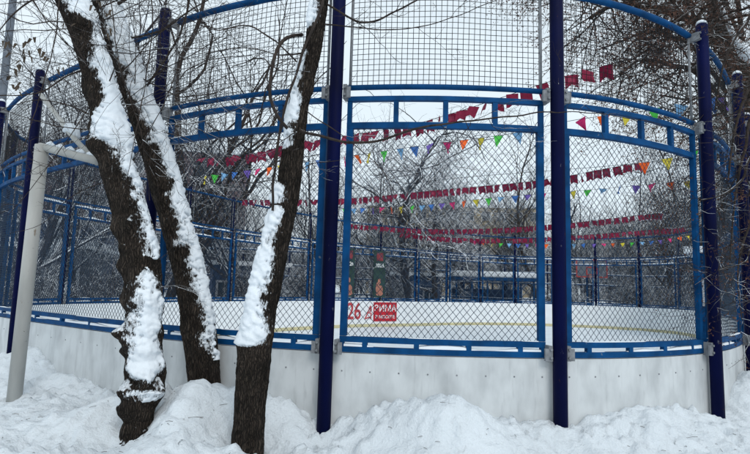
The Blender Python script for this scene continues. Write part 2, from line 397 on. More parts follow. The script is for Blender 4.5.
# ------------------------------------------------------------ fence
Z_L, Z_L2, Z_3, Z_2, Z_1, Z_T = 1.160, 1.247, 3.195, 3.450, 3.565, 4.55
fence = empty('rink_fence', (c0.x, c0.y, 0), 'tall blue steel fence of curved mesh panels and navy posts standing round the rink', 'fence')
def snow_strip(mb, s0, s1, off, z, wd, h, seed, cover=.5, step=.05):
    n = int((s1 - s0) / step); prev = None; run = False
    for i in range(n + 1):
        s = s0 + (s1 - s0) * i / n; p = at(s); q = noise.noise(Vector((p.x * 2.3, p.y * 2.3, seed))) * .5 + .5
        q2 = noise.noise(Vector((p.x * 9, p.y * 9, seed + 4))) * .5 + .5
        t = h * max(0, (q - cover) * 2.4) * (.6 + .8 * q2)
        t = min(t, h)
        o = outn(s); w2 = wd / 2 * min(1, t / (h * .3) + .02)
        if t <= .001: prev = None; continue
        ring = [p + o * (off - w2) + Vector((0, 0, z - .004)), p + o * (off - w2 * .9) + Vector((0, 0, z + t * .7)), p + o * off + Vector((0, 0, z + t)), p + o * (off + w2 * .9) + Vector((0, 0, z + t * .65)), p + o * (off + w2) + Vector((0, 0, z - .004))]
        k0 = len(mb.v); mb.v += [tuple(r_) for r_ in ring]
        if prev is not None:
            for k in range(4): mb.f.append((prev + k, k0 + k, k0 + k + 1, prev + k + 1)); mb.m.append(0)
        else: mb.f.append((k0 + 4, k0 + 3, k0 + 2, k0 + 1, k0)); mb.m.append(0)
        prev = k0
MESH_P, MESH_H = .062, .073
def wob(s, z, seed, a=.003): return a * noise.noise(Vector((s * 3.1, z * 3.1, seed)))
def chain_link(mb, a, b, z0, z1, r, near):
    L = b - a; H = z1 - z0; kx = H * MESH_P / MESH_H   # horizontal run of a wire over the full height
    n = int((L + kx) / MESH_P) + 1
    for sgn in (1, -1):
        for i in range(n):
            x0 = i * MESH_P - kx; t0 = max(0, -x0 / kx); t1 = min(1, (L - x0) / kx)
            if t1 - t0 < .01: continue
            m = max(1, int((t1 - t0) * (14 if near else 5))); pts = []
            for j in range(m + 1):
                t = t0 + (t1 - t0) * j / m; x = x0 + kx * t; s = a + (x if sgn > 0 else L - x); z = z0 + H * t
                wv = 1.0 if near else 0
                if near: s += wob(s, z, 1, .012); z += wob(s, z, 7, .012)
                s = min(max(s, a), b); z = min(max(z, z0), z1)
                pts.append(at(s) + outn(s) * (.004 * sgn + (wob(s * .5, z * .5, 3, .03))) + Vector((0, 0, z)))
            mb.tube(pts, r, 3, False)
def square_net(mb, a, b, z0, z1, r, near, seed):
    L = b - a; p = .052; n = int(L / p); m = int((z1 - z0) / p)
    def pt(s, z):
        e = math.sin(math.pi * (s - a) / L)
        ds = .016 * noise.noise(Vector((s * 1.3, z * 1.3, seed))) * e if near else 0
        dz = .022 * noise.noise(Vector((s * 1.1, z * 1.9, seed + 9))) * e if near else 0
        oo = .05 * noise.noise(Vector((s * 1.2, z * 1.2, seed + 4))) * e
        return at(s + ds) + outn(s) * (oo - .01) + Vector((0, 0, z + dz))
    q = 8 if near else 2
    for i in range(n + 1):
        s = a + L * i / n; mb.tube([pt(s, lerp(z0, z1, j / q)) for j in range(q + 1)], r, 3, False)
    q = 24 if near else 6
    for i in range(m + 1):
        z = lerp(z0, z1, i / m); mb.tube([pt(a + L * j / q, z) for j in range(q + 1)], r, 3, False)

for i, s in enumerate(POSTS):
    p = at(s) + outn(s) * .115; near = i < 8; t = tang(s); o = outn(s)
    mb = MB(); r = .061
    mb.tube([p + Vector((0, 0, -.3)), p + Vector((0, 0, 4.66)), p + Vector((0, 0, 4.68)), p + Vector((0, 0, 4.685))], [r, r, r * .8, r * .3], 20 if near else 10)
    post = mb.build('post', M['post'], fence, True)
    if near:
        for f in post.data.polygons:
            if len(f.vertices) > 4: f.use_smooth = False
    if near:
        for z in (1.18, 3.5, 4.52):
            for sg in (-1, 1):
                mb = MB(); c = p + t * sg * .085 - o * .05 + Vector((0, 0, z))
                hh = .13 if z < 4 else .09
                mb.box(c, (.035, .11, hh), t)
                for zz in (-.035, .035): mb.tube([c + o * .05 + Vector((0, 0, zz)), c + o * .072 + Vector((0, 0, zz))], .012, 6)
                if z < 4: mb.box(c + o * .045 + t * sg * .022 + Vector((0, 0, -.01)), (.06, .02, hh * .8), t)
                mb.build('bracket', M['galv'], post)
    if near:
        mb = MB(); q = p + Vector((0, 0, 4.682)); 
        mb.tube([q, q + Vector((0, 0, .03)), q + Vector((.004, 0, .05))], [.059, .045, .01], 10); mb.build('snow', M['snow'], post, True)

for i, (a0, b0) in enumerate(BAYS):
    near = i < 6 or i == len(BAYS) - 1
    a, b = a0 + .095, b0 - .095; L = b - a
    mb = MB()
    sweep(mb, a, b, .02, Z_L - .025, Z_L + .025, .05)
    sweep(mb, a, b, .02, Z_L2 - .025, Z_L2 + .025, .05)
    sweep(mb, a, b, .02, Z_3 - .028, Z_3 + .028, .05)
    sweep(mb, a, b, .02, Z_2 - .022, Z_2 + .022, .05)
    for s in (a + .03, b - .03):
        mb.box(at(s) + outn(s) * .02 + Vector((0, 0, (Z_L2 + Z_3) / 2)), (.06, .047, Z_3 - Z_L2 - .058), tang(s))
    for j in range(1, 4):
        s = a + L * j / 4; mb.box(at(s) + outn(s) * .02 + Vector((0, 0, (Z_3 + Z_2) / 2)), (.045, .046, Z_2 - Z_3 - .05), tang(s))
    for j in range(4):
        s = a + L * (j + .5) / 4; mb.box(at(s) + outn(s) * .02 + Vector((0, 0, (Z_L + Z_L2) / 2)), (.045, .046, Z_L2 - Z_L - .05), tang(s))
    for s in (a + .02, b - .02):
        mb.box(at(s) + outn(s) * .02 + Vector((0, 0, (Z_3 + Z_2) / 2)), (.04, .046, Z_2 - Z_3 - .05), tang(s))
        mb.box(at(s) + outn(s) * .02 + Vector((0, 0, (Z_L + Z_L2) / 2)), (.04, .046, Z_L2 - Z_L - .05), tang(s))
    pf = mb.build('mesh_panel', M['blue'], fence)
    mb = MB(); chain_link(mb, a + .05, b - .05, Z_L2 + .02, Z_3 - .025, .0027 if near else .0030, near)
    mb.build('chain_link', M['wire'], pf)
    mb = MB(); snow_strip(mb, a, b, .02, Z_L + .025, .045, .05, i * 1.7, .40); snow_strip(mb, a, b, .02, Z_L2 + .025, .04, .02, i * 1.7 + 40, .5)
    snow_strip(mb, a, b, .02, Z_3 + .028, .04, .03 if near else .05, i * 1.7 + 11, .5 if near else .3); snow_strip(mb, a, b, .02, Z_2 + .022, .04, .02 if near else .05, i * 1.7 + 21, .50 if near else .25)
    if mb.v: tag(mb.build('snow', M['snow'], pf, True), kind='stuff')
    mb = MB(); rod(mb, a0 + .05, b0 - .05, .02, Z_1, .027, 8); nf = mb.build('net_rail', M['blue'], fence, True)
    mb = MB(); rod(mb, a0 + .05, b0 - .05, .02, Z_T, .033, 8); mb.build('top_rail', M['blue'], fence, True)
    for s in (a + .015, b - .015):
        mb = MB(); mb.tube([at(s) + outn(s) * .02 + Vector((0, 0, z)) for z in (Z_1 + .02, Z_T - .02)], .013, 8)
        mb.build('grey_upright', M['galv'], nf, True)
    mb = MB(); square_net(mb, a + .02, b - .02, Z_1 + .02, Z_T - .02, .0034 if near else .003, near, i * 3.3)
    mb.build('square_net', M['cord'], nf)

# ------------------------------------------------------------ writing on the far boards, banners
def text(body, size, loc, xdir, mat, parent, name='lettering', up=(0, 0, 1), extr=.004, align='CENTER', sx=1):
    c = bpy.data.curves.new(name, 'FONT'); c.body = body; c.size = size; c.extrude = extr; c.align_x = align; c.align_y = 'CENTER'; c.offset = size * .012
    c.materials.append(mat); tmp = bpy.data.objects.new(name, c); sc.collection.objects.link(tmp)
    bpy.context.view_layer.update(); me = bpy.data.meshes.new_from_object(tmp.evaluated_get(bpy.context.evaluated_depsgraph_get()))
    bpy.data.objects.remove(tmp); o = bpy.data.objects.new(name, me); link(o, parent)
    x = Vector(xdir).normalized(); z = x.cross(Vector(up)).normalized(); y = z.cross(x)
    m = Matrix((x * sx, y, z)).transposed().to_4x4(); m.translation = Vector(loc) - wl(parent); o.matrix_local = m
    return o
def board_at(u):
    """point on the inner face of the far board seen at column u, its direction to the right and its normal towards the camera"""
    best = None
    for q in range(600):
        s = LEN * q / 600; p = at(s)
        if p.y < 15: continue
        f = p.y * math.cos(PITCH) - .6 * math.sin(PITCH)
        e = abs(375 + F * p.x / f - u)
        if best is None or e < best[0]: best = (e, s)
    s = best[1]; return s, at(s), -tang(s), -outn(s)
M['sign_red'] = paint('sign_red', (.50, .015, .03), .12, .5, 5); M['sign_white'] = paint('sign_white', (.78, .8, .8), .05, .5, 5)
M['digit_red'] = paint('digit_red', (.50, .06, .07), .15, .5, 8)
s, p, xd, n = board_at(386)
sg = empty('red_board_sign', p + n * .04 + Vector((0, 0, .22)), 'red advertising sign with two lines of white capital letters on the white far board', 'sign')
mb = MB(); mb.box(p + n * .052 + Vector((0, 0, .66)), (1.22, .02, .84), xd); mb.build('sign_plate', M['sign_red'], sg)
text('ЗИМА', .40, p + n * .066 + Vector((0, 0, .80)), xd, M['sign_white'], sg)
text('В МОСКВЕ', .20, p + n * .066 + Vector((0, 0, .43)), xd, M['sign_white'], sg)
s, p, xd, n = board_at(356.5)
dg = empty('board_digits', p + n * .04 + Vector((0, 0, .3)), 'large red digits 26 lettered on the white far board beside the red sign', 'lettering')
text('26', 1.0, p + n * .05 + Vector((0, 0, .66)), xd, M['digit_red'], dg, 'digits', sx=.82)
s, p, xd, n = board_at(369)
em = empty('board_emblem', p + n * .04 + Vector((0, 0, .3)), 'small red line emblem between the digits and the red sign', 'emblem')
mb = MB(); q = p + n * .05
for pts in ([(-.16, .36), (-.02, .62), (.12, .92)], [(-.16, .36), (.05, .42), (.17, .40)], [(.0, .62), (.17, .60), (.13, .34)], [(.12, .92), (.17, .74), (.08, .66)]):
    mb.tube([q + xd * x_ + Vector((0, 0, z_)) for x_, z_ in pts], .028, 5)
mb.build('emblem_strokes', M['digit_red'], em)
M['banner_green'] = paint('banner_green', (.022, .05, .045), .4, .7, 3); M['banner_orange'] = paint('banner_orange', (.40, .17, .12), .3, .7, 6)
M['banner_red'] = paint('banner_red', (.22, .04, .05), .3, .7, 6)
for u, lab in ((349, 'tall green banner with orange figure hung on far fence, left one, half behind a post'), (381, 'tall green banner with orange figure hung on far fence above the red sign')):
    s, p, xd, n = board_at(u)
    o = -n
    bp = empty('hanging_banner', p + o * .25 + Vector((0, 0, 1.15)), lab, 'banner', 'green banners on the far fence')
    mb = MB(); mb.box(p + n * .02 - Vector((0, 0, 0)) + Vector((0, 0, 2.35)), (.62, .02, 2.1), xd); mb.build('banner_cloth', M['banner_green'], bp)
    text('2026', .24, p + n * .034 + Vector((0, 0, 2.72)), xd, M['sign_white'], bp)
    mb = MB()
    for (cx, cz, rx, rz) in ((-.08, 1.72, .10, .26), (.08, 1.62, .12, .22), (0, 2.02, .08, .12), (.02, 1.45, .2, .08)):
        mb.quad(*[p + n * .033 + xd * (cx + rx * math.cos(a_)) + Vector((0, 0, cz + rz * math.sin(a_))) for a_ in [k_ * math.pi / 6 for k_ in range(12)]])
        p = p + n * .003
    mb.build('printed_figure', M['banner_orange'], bp)
    mb = MB(); mb.box(p + n * .028 + Vector((0, 0, 3.12)), (.34, .006, .36), xd); mb.build('printed_patch', M['banner_red'], bp)

# ------------------------------------------------------------ garlands
def garland(name, pts, label, cat, kind, spacing, w_, h_, u_rng, group, seed, sag=0):
    rnd = random.Random(seed); pts = list(pts)
    for e in (0, -1):   # both ends are tied to the nearest fence post
        sn = min(POSTS, key=lambda q: (at(q) - Vector((pts[e].x, pts[e].y, 0))).length); q = at(sn); pts[e] = Vector((q.x, q.y, pts[e].z + .15))
    path = catmull(pts, 16); d = [0]
    for a_, b_ in zip(path, path[1:]): d.append(d[-1] + (b_ - a_).length)
    root = empty(name, path[0], label, cat, group)
    mb = MB(); mb.tube(path, .004, 4); mb.build('cord', M['cord'], root)
    cols = ['magenta', 'orange', 'yellow', 'green', 'lightblue', 'blue', 'violet']
    meshes = {}
    def mesh(kd, variant, col):
        if (kd, variant, col) in meshes: return meshes[(kd, variant, col)]
        b = MB()
        nx_, nz_ = 4, 5; r2 = random.Random(variant); ph = r2.uniform(0, 6); am = r2.uniform(.006, .03); sk = r2.uniform(-.25, .25)
        for side in (0, .0025):
            n0 = len(b.v)
            for j in range(nz_ + 1):
                for i_ in range(nx_ + 1):
                    x = i_ / nx_ - .5; z = -j / nz_
                    if kd == 'flag':
                        zz = z * h_ * (1 - (.22 if j == nz_ else .22 * j / nz_) * (1 - abs(x) * 2)); xx = x * w_ * .9
                    else: xx = x * w_ * max(.03, 1 + z); zz = z * h_
                    yy = am * math.sin(ph + x * 5 + z * 3) * (-z) + side + sk * w_ * z * .3
                    b.v.append((xx + sk * .15 * w_ * -z, yy, zz))
            for j in range(nz_):
                for i_ in range(nx_):
                    q = n0 + j * (nx_ + 1) + i_; f = (q, q + 1, q + nx_ + 2, q + nx_ + 1)
                    b.f.append(f if side else f[::-1]); b.m.append(1 if (kd == 'flag' and 1 <= i_ <= 2 and 1 <= j <= 2 and variant % 2) else 0)
        m_ = bpy.data.meshes.new(name + '_' + kd); m_.from_pydata(b.v, [], b.f); m_.materials.append(M[col]); m_.materials.append(M['flag_mark'])
        if kd == 'flag': m_.polygons.foreach_set('material_index', b.m)
        m_.update(); meshes[(kd, variant, col)] = m_; return m_
    s = spacing * .5; k = 0; tot = d[-1]
    while s < tot:
        i_ = int(np.searchsorted(d, s) - 1); i_ = max(0, min(i_, len(path) - 2)); t = (s - d[i_]) / (d[i_ + 1] - d[i_]); p = path[i_].lerp(path[i_ + 1], t)
        f = p.y * math.cos(PITCH) + (p.z - CZ) * math.sin(PITCH); uu = 375 + F * p.x / f
        if any(lo <= uu <= hi for lo, hi in u_rng):
            dr = (path[i_ + 1] - path[i_]); dr.normalize()
            col = 'red' if kind == 'flag' else cols[k % 7] + '_cloth'
            o = bpy.data.objects.new('flag' if kind == 'flag' else 'pennant', mesh(kind, rnd.randrange(5), col)); link(o, root)
            yaw = math.atan2(dr.y, dr.x); x = Vector((math.cos(yaw), math.sin(yaw), dr.z)).normalized()
            tilt = rnd.gauss(0, .16); z = Vector((-x.z, 0, 1)); y = Vector((0, 0, 1)).cross(x).normalized(); z = x.cross(y)
            m_ = Matrix((x, y, z)).transposed() @ Matrix.Rotation(tilt * .6, 3, 'Y') @ Matrix.Rotation(rnd.gauss(0, .38), 3, 'X') @ Matrix.Rotation(rnd.gauss(0, .45), 3, 'Z')
            m4 = m_.to_4x4(); m4.translation = p - path[0]; o.matrix_local = m4
        k += 1; s += spacing * rnd.uniform(.9, 1.1)
    return root
M['flag_mark'] = paint('flag_mark', (.26, .03, .07), .2, .8, 20)
def V3(x, y, z): return Vector((x, y, z))
gr, gp = 'strings of red flags over the rink', 'strings of coloured pennants over the rink'
garland('flag_garland', [V3(-7.9, 11.2, 4.2), P(205, 158, 9.8), P(300, 143, 8.7), P(400, 127, 7.6), P(450, 114, 7.1), P(500, 98, 6.6), P(545, 83, 6.3), P(603, 66, 5.9), V3(3.4, 5.5, 4.35)],
        'nearest string of red swallowtail flags rising to the upper right behind the tall post', 'flag garland', 'flag', .185, .165, .185, [(196, 610)], gr, 1)
garland('flag_garland', [V3(-4.9, 17, 4.1), P(250, 200, 16), P(340, 199, 14.7), P(440, 190, 13), P(543, 180, 11.4), P(635, 164, 9.9), V3(6.9, 9.8, 4.3)],
        'string of red flags at mid height across the middle panel, second nearest', 'flag garland', 'flag', .185, .17, .19, [(240, 640)], gr, 2)
garland('flag_garland', [V3(-1.0, 20.8, 4.2), P(400, 228, 20), P(480, 229, 18.7), P(571, 223, 17.3), P(655, 214, 16.2), V3(11.1, 16.2, 4.25)],
        'lower string of red flags just above the far fence, sagging across both panels', 'flag garland', 'flag', .215, .19, .21, [(350, 662)], gr, 3)
garland('flag_garland', [V3(.9, 22.4, 4.15), P(440, 237, 22), P(500, 239, 21.5), P(571, 236, 21), P(680, 228, 20), V3(13.5, 20.5, 4.2)],
        'lowest and farthest string of red flags, directly over the far fence posts', 'flag garland', 'flag', .22, .2, .22, [(400, 690)], gr, 4)
garland('pennant_garland', [V3(-6.7, 14.9, 4.2), P(207, 176, 12.5), P(300, 163, 11.2), P(357, 155, 10.3), P(433, 144, 9.3), P(509, 134, 8.5), P(575, 120, 7.8), P(652, 110, 7.1), P(700, 101, 6.7), V3(4.4, 6.45, 4.25)],
        'nearest string of large coloured triangular pennants rising to the right', 'pennant garland', 'pennant', .33, .17, .2, [(200, 740)], gp, 5)
garland('pennant_garland', [V3(-3.3, 18.6, 4.2), P(345, 209, 17.4), P(415, 206, 15.8), P(502, 197, 14), P(600, 189, 12.6), P(688, 181, 11.4), V3(7.9, 11.2, 4.2)],
        'string of small coloured pennants under the second string of red flags', 'pennant garland', 'pennant', .36, .19, .2, [(340, 700)], gp, 6)
garland('pennant_garland', [V3(3.0, 24.3, 4.2), P(500, 243, 23.6), P(573, 244, 23.4), P(640, 242, 23), V3(13.9, 21.8, 4.2)],
        'lowest string of tiny coloured pennants in front of the far fence', 'pennant garland', 'pennant', .40, .22, .2, [(470, 700)], gp, 7)
garland('pennant_garland', [V3(-7.6, 13.3, 4.2), P(300, 190, 13), P(480, 176, 11), P(620, 165, 9.6), P(673, 157, 9.0), V3(6.1, 8.6, 4.2)],
        'bare cord with a few coloured pennants at its right end beside the right post', 'pennant garland', 'pennant', .36, .19, .21, [(640, 735)], gp, 8)

# ------------------------------------------------------------ foreground trunks
def trunk_surface(path_px, Y_of_v, top_pts, bumps, snow_tab, snow_dir, seed, name, label, dens=.011, thick=.05, knob=0):
    """path_px: (v, u, half width in px) down to the foot; top_pts: (point, radius) above the frame"""
    cps = []; vs = []
    for v, u, hw in path_px:
        Yd = Y_of_v(v); cps.append((P(u, v, Yd), hw * Yd / F)); vs.append(v)
    foot = cps[0][0]
    allp = [c for c, r in cps] + [Vector(p) for p, r in top_pts]; allr = [r for c, r in cps] + [r for p, r in top_pts]
    vs2 = vs + [vs[-1] - 60 * (k + 1) for k in range(len(top_pts))]
    n_ = 30; path = catmull(allp, n_); rr = catmull([(r, v, 0) for r, v in zip(allr, vs2)], n_)
    # resample
    d = [0]
    for a_, b_ in zip(path, path[1:]): d.append(d[-1] + (b_ - a_).length)
    N = int(d[-1] / dens); K = 96
    pa = np.array([tuple(p) for p in path]); ra = np.array([(r.x, r.y) for r in rr])
    sd_ = np.linspace(0, d[-1], N)
    px = [np.interp(sd_, d, pa[:, k]) for k in range(3)]; rad = np.interp(sd_, d, ra[:, 0]); vv = np.interp(sd_, d, ra[:, 1])
    bark, snow = MB(), MB(); pwd = []
    ds = Vector(snow_dir[0]), Vector(snow_dir[1])
    for i in range(N):
        c = Vector((px[0][i], px[1][i], px[2][i])); r = rad[i]; v = vv[i]
        half = interp(snow_tab, v); cen = R(float(np.interp(v, [t_3[0] for t_3 in snow_tab], [t_3[2] for t_3 in snow_tab])) if len(snow_tab[0]) > 2 else snow_dir[2]); kn = knob * ss(225, 330, v)
        for k in range(K):
            th = 2 * math.pi * k / K; e = Vector((math.cos(th), math.sin(th), 0)); q = c + e * r
            nq = Vector((q.x * 9, q.y * 9, q.z * 1.6 + seed)) 
            rid = abs(noise.noise(Vector((th * 5.0 + .8 * noise.noise(q * 4), q.z * 2.2, seed)) * 1.4))
            rid = 1 - min(1, rid * 2.6)
            disp = r * (.10 * noise.noise(q * 3.2 + Vector((seed, 0, 0))) + .05 * noise.noise(q * 9)) - .010 * rid + .004 * noise.noise(q * 45)
            if kn: disp += r * kn * (abs(noise.noise(q * 5.5)) * 1.6 - .2)
            for (bv, bth, am, sv, sth) in bumps:
                dth = (math.degrees(th) - bth + 180) % 360 - 180; g2 = ((v - bv) / sv) ** 2 + (dth / sth) ** 2
                if g2 < 6: disp += am * math.exp(-g2) * (1 + .35 * noise.noise(q * 14) )
            rb = r * .94 + disp; pb = c + e * rb; bark.v.append((pb.x, pb.y, pb.z))
            dd = abs((math.degrees(th) - math.degrees(cen) + 180) % 360 - 180)
            edge = half + 38 * noise.noise(q * 6 + Vector((0, seed, 0))) + 18 * noise.noise(q * 19) + 10 * noise.noise(q * 45)
            m_ = (edge - dd) / 16
            pwd.append(min(1, math.exp(m_ * .75)) * ss(2, 12, half))
            t_ = thick * (1 - math.exp(-max(0, m_) * .5)) if m_ > 0 and half > 3 else -.02
            if t_ > 0: t_ = t_ * (.72 + .7 * noise.noise(q * 6)) * min(1, .2 + m_ * .35) + .028 * abs(noise.noise(Vector((q.x * 9, q.y * 9, q.z * 17 + q.x * 9)))) + .006 * noise.noise(q * 40) - .006
            ps = c + e * (max(rb, r * .98) + t_ if t_ > 0 else rb - .02)
            snow.v.append((ps.x, ps.y, ps.z))
    fs = []
    for i in range(N - 1):
        for k in range(K):
            k2 = (k + 1) % K; fs.append((i * K + k, i * K + k2, (i + 1) * K + k2, (i + 1) * K + k))
    bark.f = fs + [tuple((N - 1) * K + k for k in range(K))]; bark.m = [0] * len(bark.f)
    # keep only the faces of the snow shell that can show
    SV = snow.v; keep = []
    for f in fs:
        k_ = False
        for q in f:
            a_ = Vector(SV[q]); b_ = Vector(bark.v[q]); i_ = q // K; c = Vector((px[0][i_], px[1][i_], px[2][i_]))
            if (a_ - c).length > (b_ - c).length: k_ = True; break
        if k_: keep.append(f)
    used = sorted({q for f in keep for q in f}); mp_ = {q: n for n, q in enumerate(used)}
    snow.v = [SV[q] for q in used]; snow.f = [tuple(mp_[q] for q in f) for f in keep]; snow.m = [0] * len(snow.f)
    root = empty('tree', (foot.x, foot.y, foot.z), label, 'tree')
    tko = bark.build('trunk', M['bark'], root, True); at_ = tko.data.attributes.new('powder', 'FLOAT', 'POINT'); at_.data.foreach_set('value', pwd); snow.build('snow', M['snow'], root, True)
    return root, [Vector((px[0][i], px[1][i], px[2][i])) for i in range(N)], rad

def grow(mb, p, d, L, r, lvl, rnd, prm, tips=None):
    nseg = prm.get('seg', 5) if lvl < prm['max'] - 1 else 3
    pts = [p.copy()]; rads = [r]; q = p.copy(); dd = d.normalized()
    kids = []
    taper = prm.get('taper', .55)
    for i in range(nseg):
        j = Vector((rnd.gauss(0, 1), rnd.gauss(0, 1), rnd.gauss(0, 1))) * prm['wander'] * (1 + .3 * lvl)
        dd = (dd + j + Vector((0, 0, prm['up'] if lvl < 3 else prm.get('droop', 0)))).normalized()
        q = q + dd * (L / nseg); pts.append(q.copy()); rr = r * (1 - (1 - taper) * (i + 1) / nseg); rads.append(rr)
        kids.append((q.copy(), dd.copy(), rr, (i + 1) / nseg))
    if lvl == prm['max']: rads[-1] = r * .4
    sides = 8 if r > .08 else (5 if r > .02 else 3)
    mb.tube(pts, rads, sides, False)
    if tips is not None and lvl >= prm['max'] - 1: tips.append((pts[-1], dd)); 
    if lvl >= prm['max']: return
    nk = prm['kids'][min(lvl, len(prm['kids']) - 1)]
    for n in range(nk):
        t = rnd.uniform(prm.get('first', .3) if lvl == 0 else .2, 1); kk = min(nseg - 1, int(t * nseg)); q, dq, rq, _ = kids[kk]
        q = pts[kk].lerp(pts[kk + 1], rnd.random()); 
        perp = dq.orthogonal(); perp.rotate(Matrix.Rotation(rnd.uniform(0, 6.283), 3, dq)); ang = R(rnd.uniform(*prm['angle']))
        nd = dq * math.cos(ang) + perp * math.sin(ang)
        grow(mb, q, nd, L * rnd.uniform(*prm['len']) * (1.15 - .35 * t), max(rq * rnd.uniform(.42, .62), prm['rmin']), lvl + 1, rnd, prm, tips)
    grow(mb, pts[-1], dd, L * prm.get('lead', .7), rads[-1], lvl + 1, rnd, prm, tips)

T1 = [(462, 131, 17), (440, 134, 15), (420, 138, 14.5), (402, 142, 16), (385, 145, 18), (340, 144, 18), (300, 145, 19), (250, 140, 19), (200, 127, 19), (150, 114, 19), (100, 104, 17), (50, 92, 17.5), (0, 72, 19), (-40, 55, 18)]
T1b = [(268, 200, .045, 10, 34), (230, 185, .06, 9, 38), (250, 235, .04, 7, 28), (148, 215, .07, 10, 45), (128, 200, .03, 8, 40), (300, 175, .02, 8, 30), (335, 205, .08, 7, 26), (352, 178, .06, 6, 26), (388, 232, .085, 8, 26), (380, 300, .08, 7, 22), (372, 268, .05, 6, 20), (368, 195, .03, 8, 30), (405, 215, .035, 9, 36), (392, 335, .06, 8, 30), (60, 300, .04, 12, 50), (225, 290, .04, 9, 34), (25, 300, .05, 9, 40), (90, 190, .03, 9, 34)]
T1s = [(-60, 50, -35), (0, 58, -38), (20, 48, -35), (28, 8, -30), (45, 12, -30), (60, 34, -30), (100, 44, -30), (118, 64, -38), (142, 74, -40), (149, 28, -25), (200, 25, -18), (215, 15, -12), (240, 22, -12), (254, 16, -15), (260, 0, -15), (266, 0, -60), (272, 12, -60), (280, 26, -52), (300, 42, -60), (325, 52, -62), (345, 46, -56), (366, 56, -66), (374, 40, -60), (379, 8, -60), (386, 6, -60), (390, 26, -50), (396, 12, -50), (402, 0, -50), (470, 0, -50)]
p7 = P(55, -40, 4.6)
r1, ax1, rad1 = trunk_surface(T1, lambda v: 4.6, [(p7 + Vector((-.25, .1, .7)), .13), (p7 + Vector((-.4, .2, 1.6)), .115), (p7 + Vector((-.5, .2, 2.8)), .09)], T1b, T1s, ((0, 0, 0), (0, 0, 0), -30), 3.3,
                              'tree', 'thick knobbly tree trunk leaning left in the foreground, heavy snow on its right side', thick=.046, knob=.34)
T2 = [(405, 206, 19), (388, 205, 17.5), (340, 201, 17), (300, 195, 17), (250, 184, 17), (200, 170, 17), (150, 156, 16.5), (100, 139, 16), (50, 122, 15), (0, 104, 14.5), (-40, 88, 14)]
T2s = [(-60, 50), (0, 62), (60, 68), (115, 52), (150, 38), (250, 33), (300, 30), (335, 32), (352, 10), (362, 0), (420, 0)]
p8 = P(88, -40, 5.08)
r2, ax2, rad2 = trunk_surface(T2, lambda v: 5.08, [(p8 + Vector((-.25, .1, .7)), .115), (p8 + Vector((-.3, .3, 1.6)), .10), (p8 + Vector((-.3, .5, 2.8)), .08)], [(330, 200, .02, 12, 40), (120, 240, .03, 14, 40)], T2s, ((0, 0, 0), (0, 0, 0), -22), 8.1,
                              'tree', 'straight tree trunk leaning left just behind the knobbly one, snow strip down its right side', thick=.038)
T3 = [(462, 245, 19), (440, 247, 17), (400, 251, 16.5), (350, 255, 17.5), (300, 264, 15.5), (250, 274, 15.5), (200, 287, 13.5), (150, 293, 11.5), (100, 300, 11), (50, 312, 10.5), (0, 320, 10.5), (-40, 325, 10)]
T3s = [(-60, 0), (0, 0), (8, 30), (20, 50), (27, 20), (33, 0), (48, 0), (58, 26), (70, 44), (82, 40), (90, 26), (98, 50), (112, 54), (122, 40), (128, 8), (133, 35), (146, 40), (152, 0), (182, 0), (190, 44), (201, 38), (206, 0), (213, 42), (250, 52), (290, 68), (335, 84), (343, 70), (346, 0), (350, 0), (356, 0), (470, 0)]
p9 = P(325, -40, 4.4)
r3, ax3, rad3 = trunk_surface(T3, lambda v: 4.4, [(p9 + Vector((.1, .1, .7)), .072), (p9 + Vector((.1, .2, 1.6)), .06), (p9 + Vector((.2, .2, 2.6)), .045)], [(200, 200, .03, 10, 40), (130, 250, .03, 8, 50), (345, 200, .02, 8, 60), (270, 320, .015, 10, 40), (90, 0, .015, 8, 30)], T3s, ((0, 0, 0), (0, 0, 0), -142), 5.7,
                              'tree', 'slender tree trunk leaning right beside the navy post, snow on its left side', thick=.034)

# limbs and twigs of the three foreground trees (children of each)
def px_branch(mb, pts, rs, sub=0, seed=0, sides=6):
    dy = YO; ps = catmull([P(p[0], p[1], p[2] + dy) for p in pts], 8); rnd = random.Random(seed)
    n = len(ps); rad = [np.interp(i, [0, n - 1], rs) * (1 + .12 * rnd.uniform(-1, 1)) for i in range(n)]
    ps = [p + Vector((noise.noise(p * 5), noise.noise(p * 5 + Vector((9, 0, 0))), noise.noise(p * 5 + Vector((0, 9, 0))))) * .015 for p in ps]
    mb.tube(ps, rad, sides, False)
    for k in range(sub):
        i = rnd.randrange(2, n - 2); d = (ps[i + 1] - ps[i - 1]).normalized(); pr = d.orthogonal(); pr.rotate(Matrix.Rotation(rnd.uniform(0, 6.28), 3, d))
        nd = (d * .8 + pr * rnd.uniform(.4, 1)).normalized()
        grow(mb, ps[i], nd, rnd.uniform(.15, .5), max(.0022, rad[i] * .45), 2, rnd, TW)
TW = dict(max=4, kids=[3, 3, 2, 2], wander=.10, up=.02, droop=-.01, angle=(25, 60), len=(.45, .8), rmin=.0016, seg=5, taper=.55, lead=.5)
b3 = MB(); YO = .47
px_branch(b3, [(303, 34, 3.93), (292, 36, 3.85), (279, 45, 3.8), (272, 68, 3.78), (270, 95, 3.78), (277, 116, 3.8), (289, 130, 3.85)], [.016, .013], 3, 1, 8)
px_branch(b3, [(336, -30, 3.8), (322, 5, 3.78), (303, 52, 3.75), (290, 92, 3.75), (278, 140, 3.75), (272, 210, 3.8)], [.012, .010], 2, 2)
px_branch(b3, [(296, 128, 3.9), (315, 135, 3.8), (345, 142, 3.7), (378, 141, 3.68), (420, 128, 3.66), (460, 122, 3.7), (505, 117, 3.75), (552, 111, 3.8)], [.014, .005], 7, 3)
px_branch(b3, [(305, 110, 3.9), (330, 128, 3.85), (360, 150, 3.85), (385, 175, 3.9), (400, 210, 4.0)], [.006, .002], 5, 4)
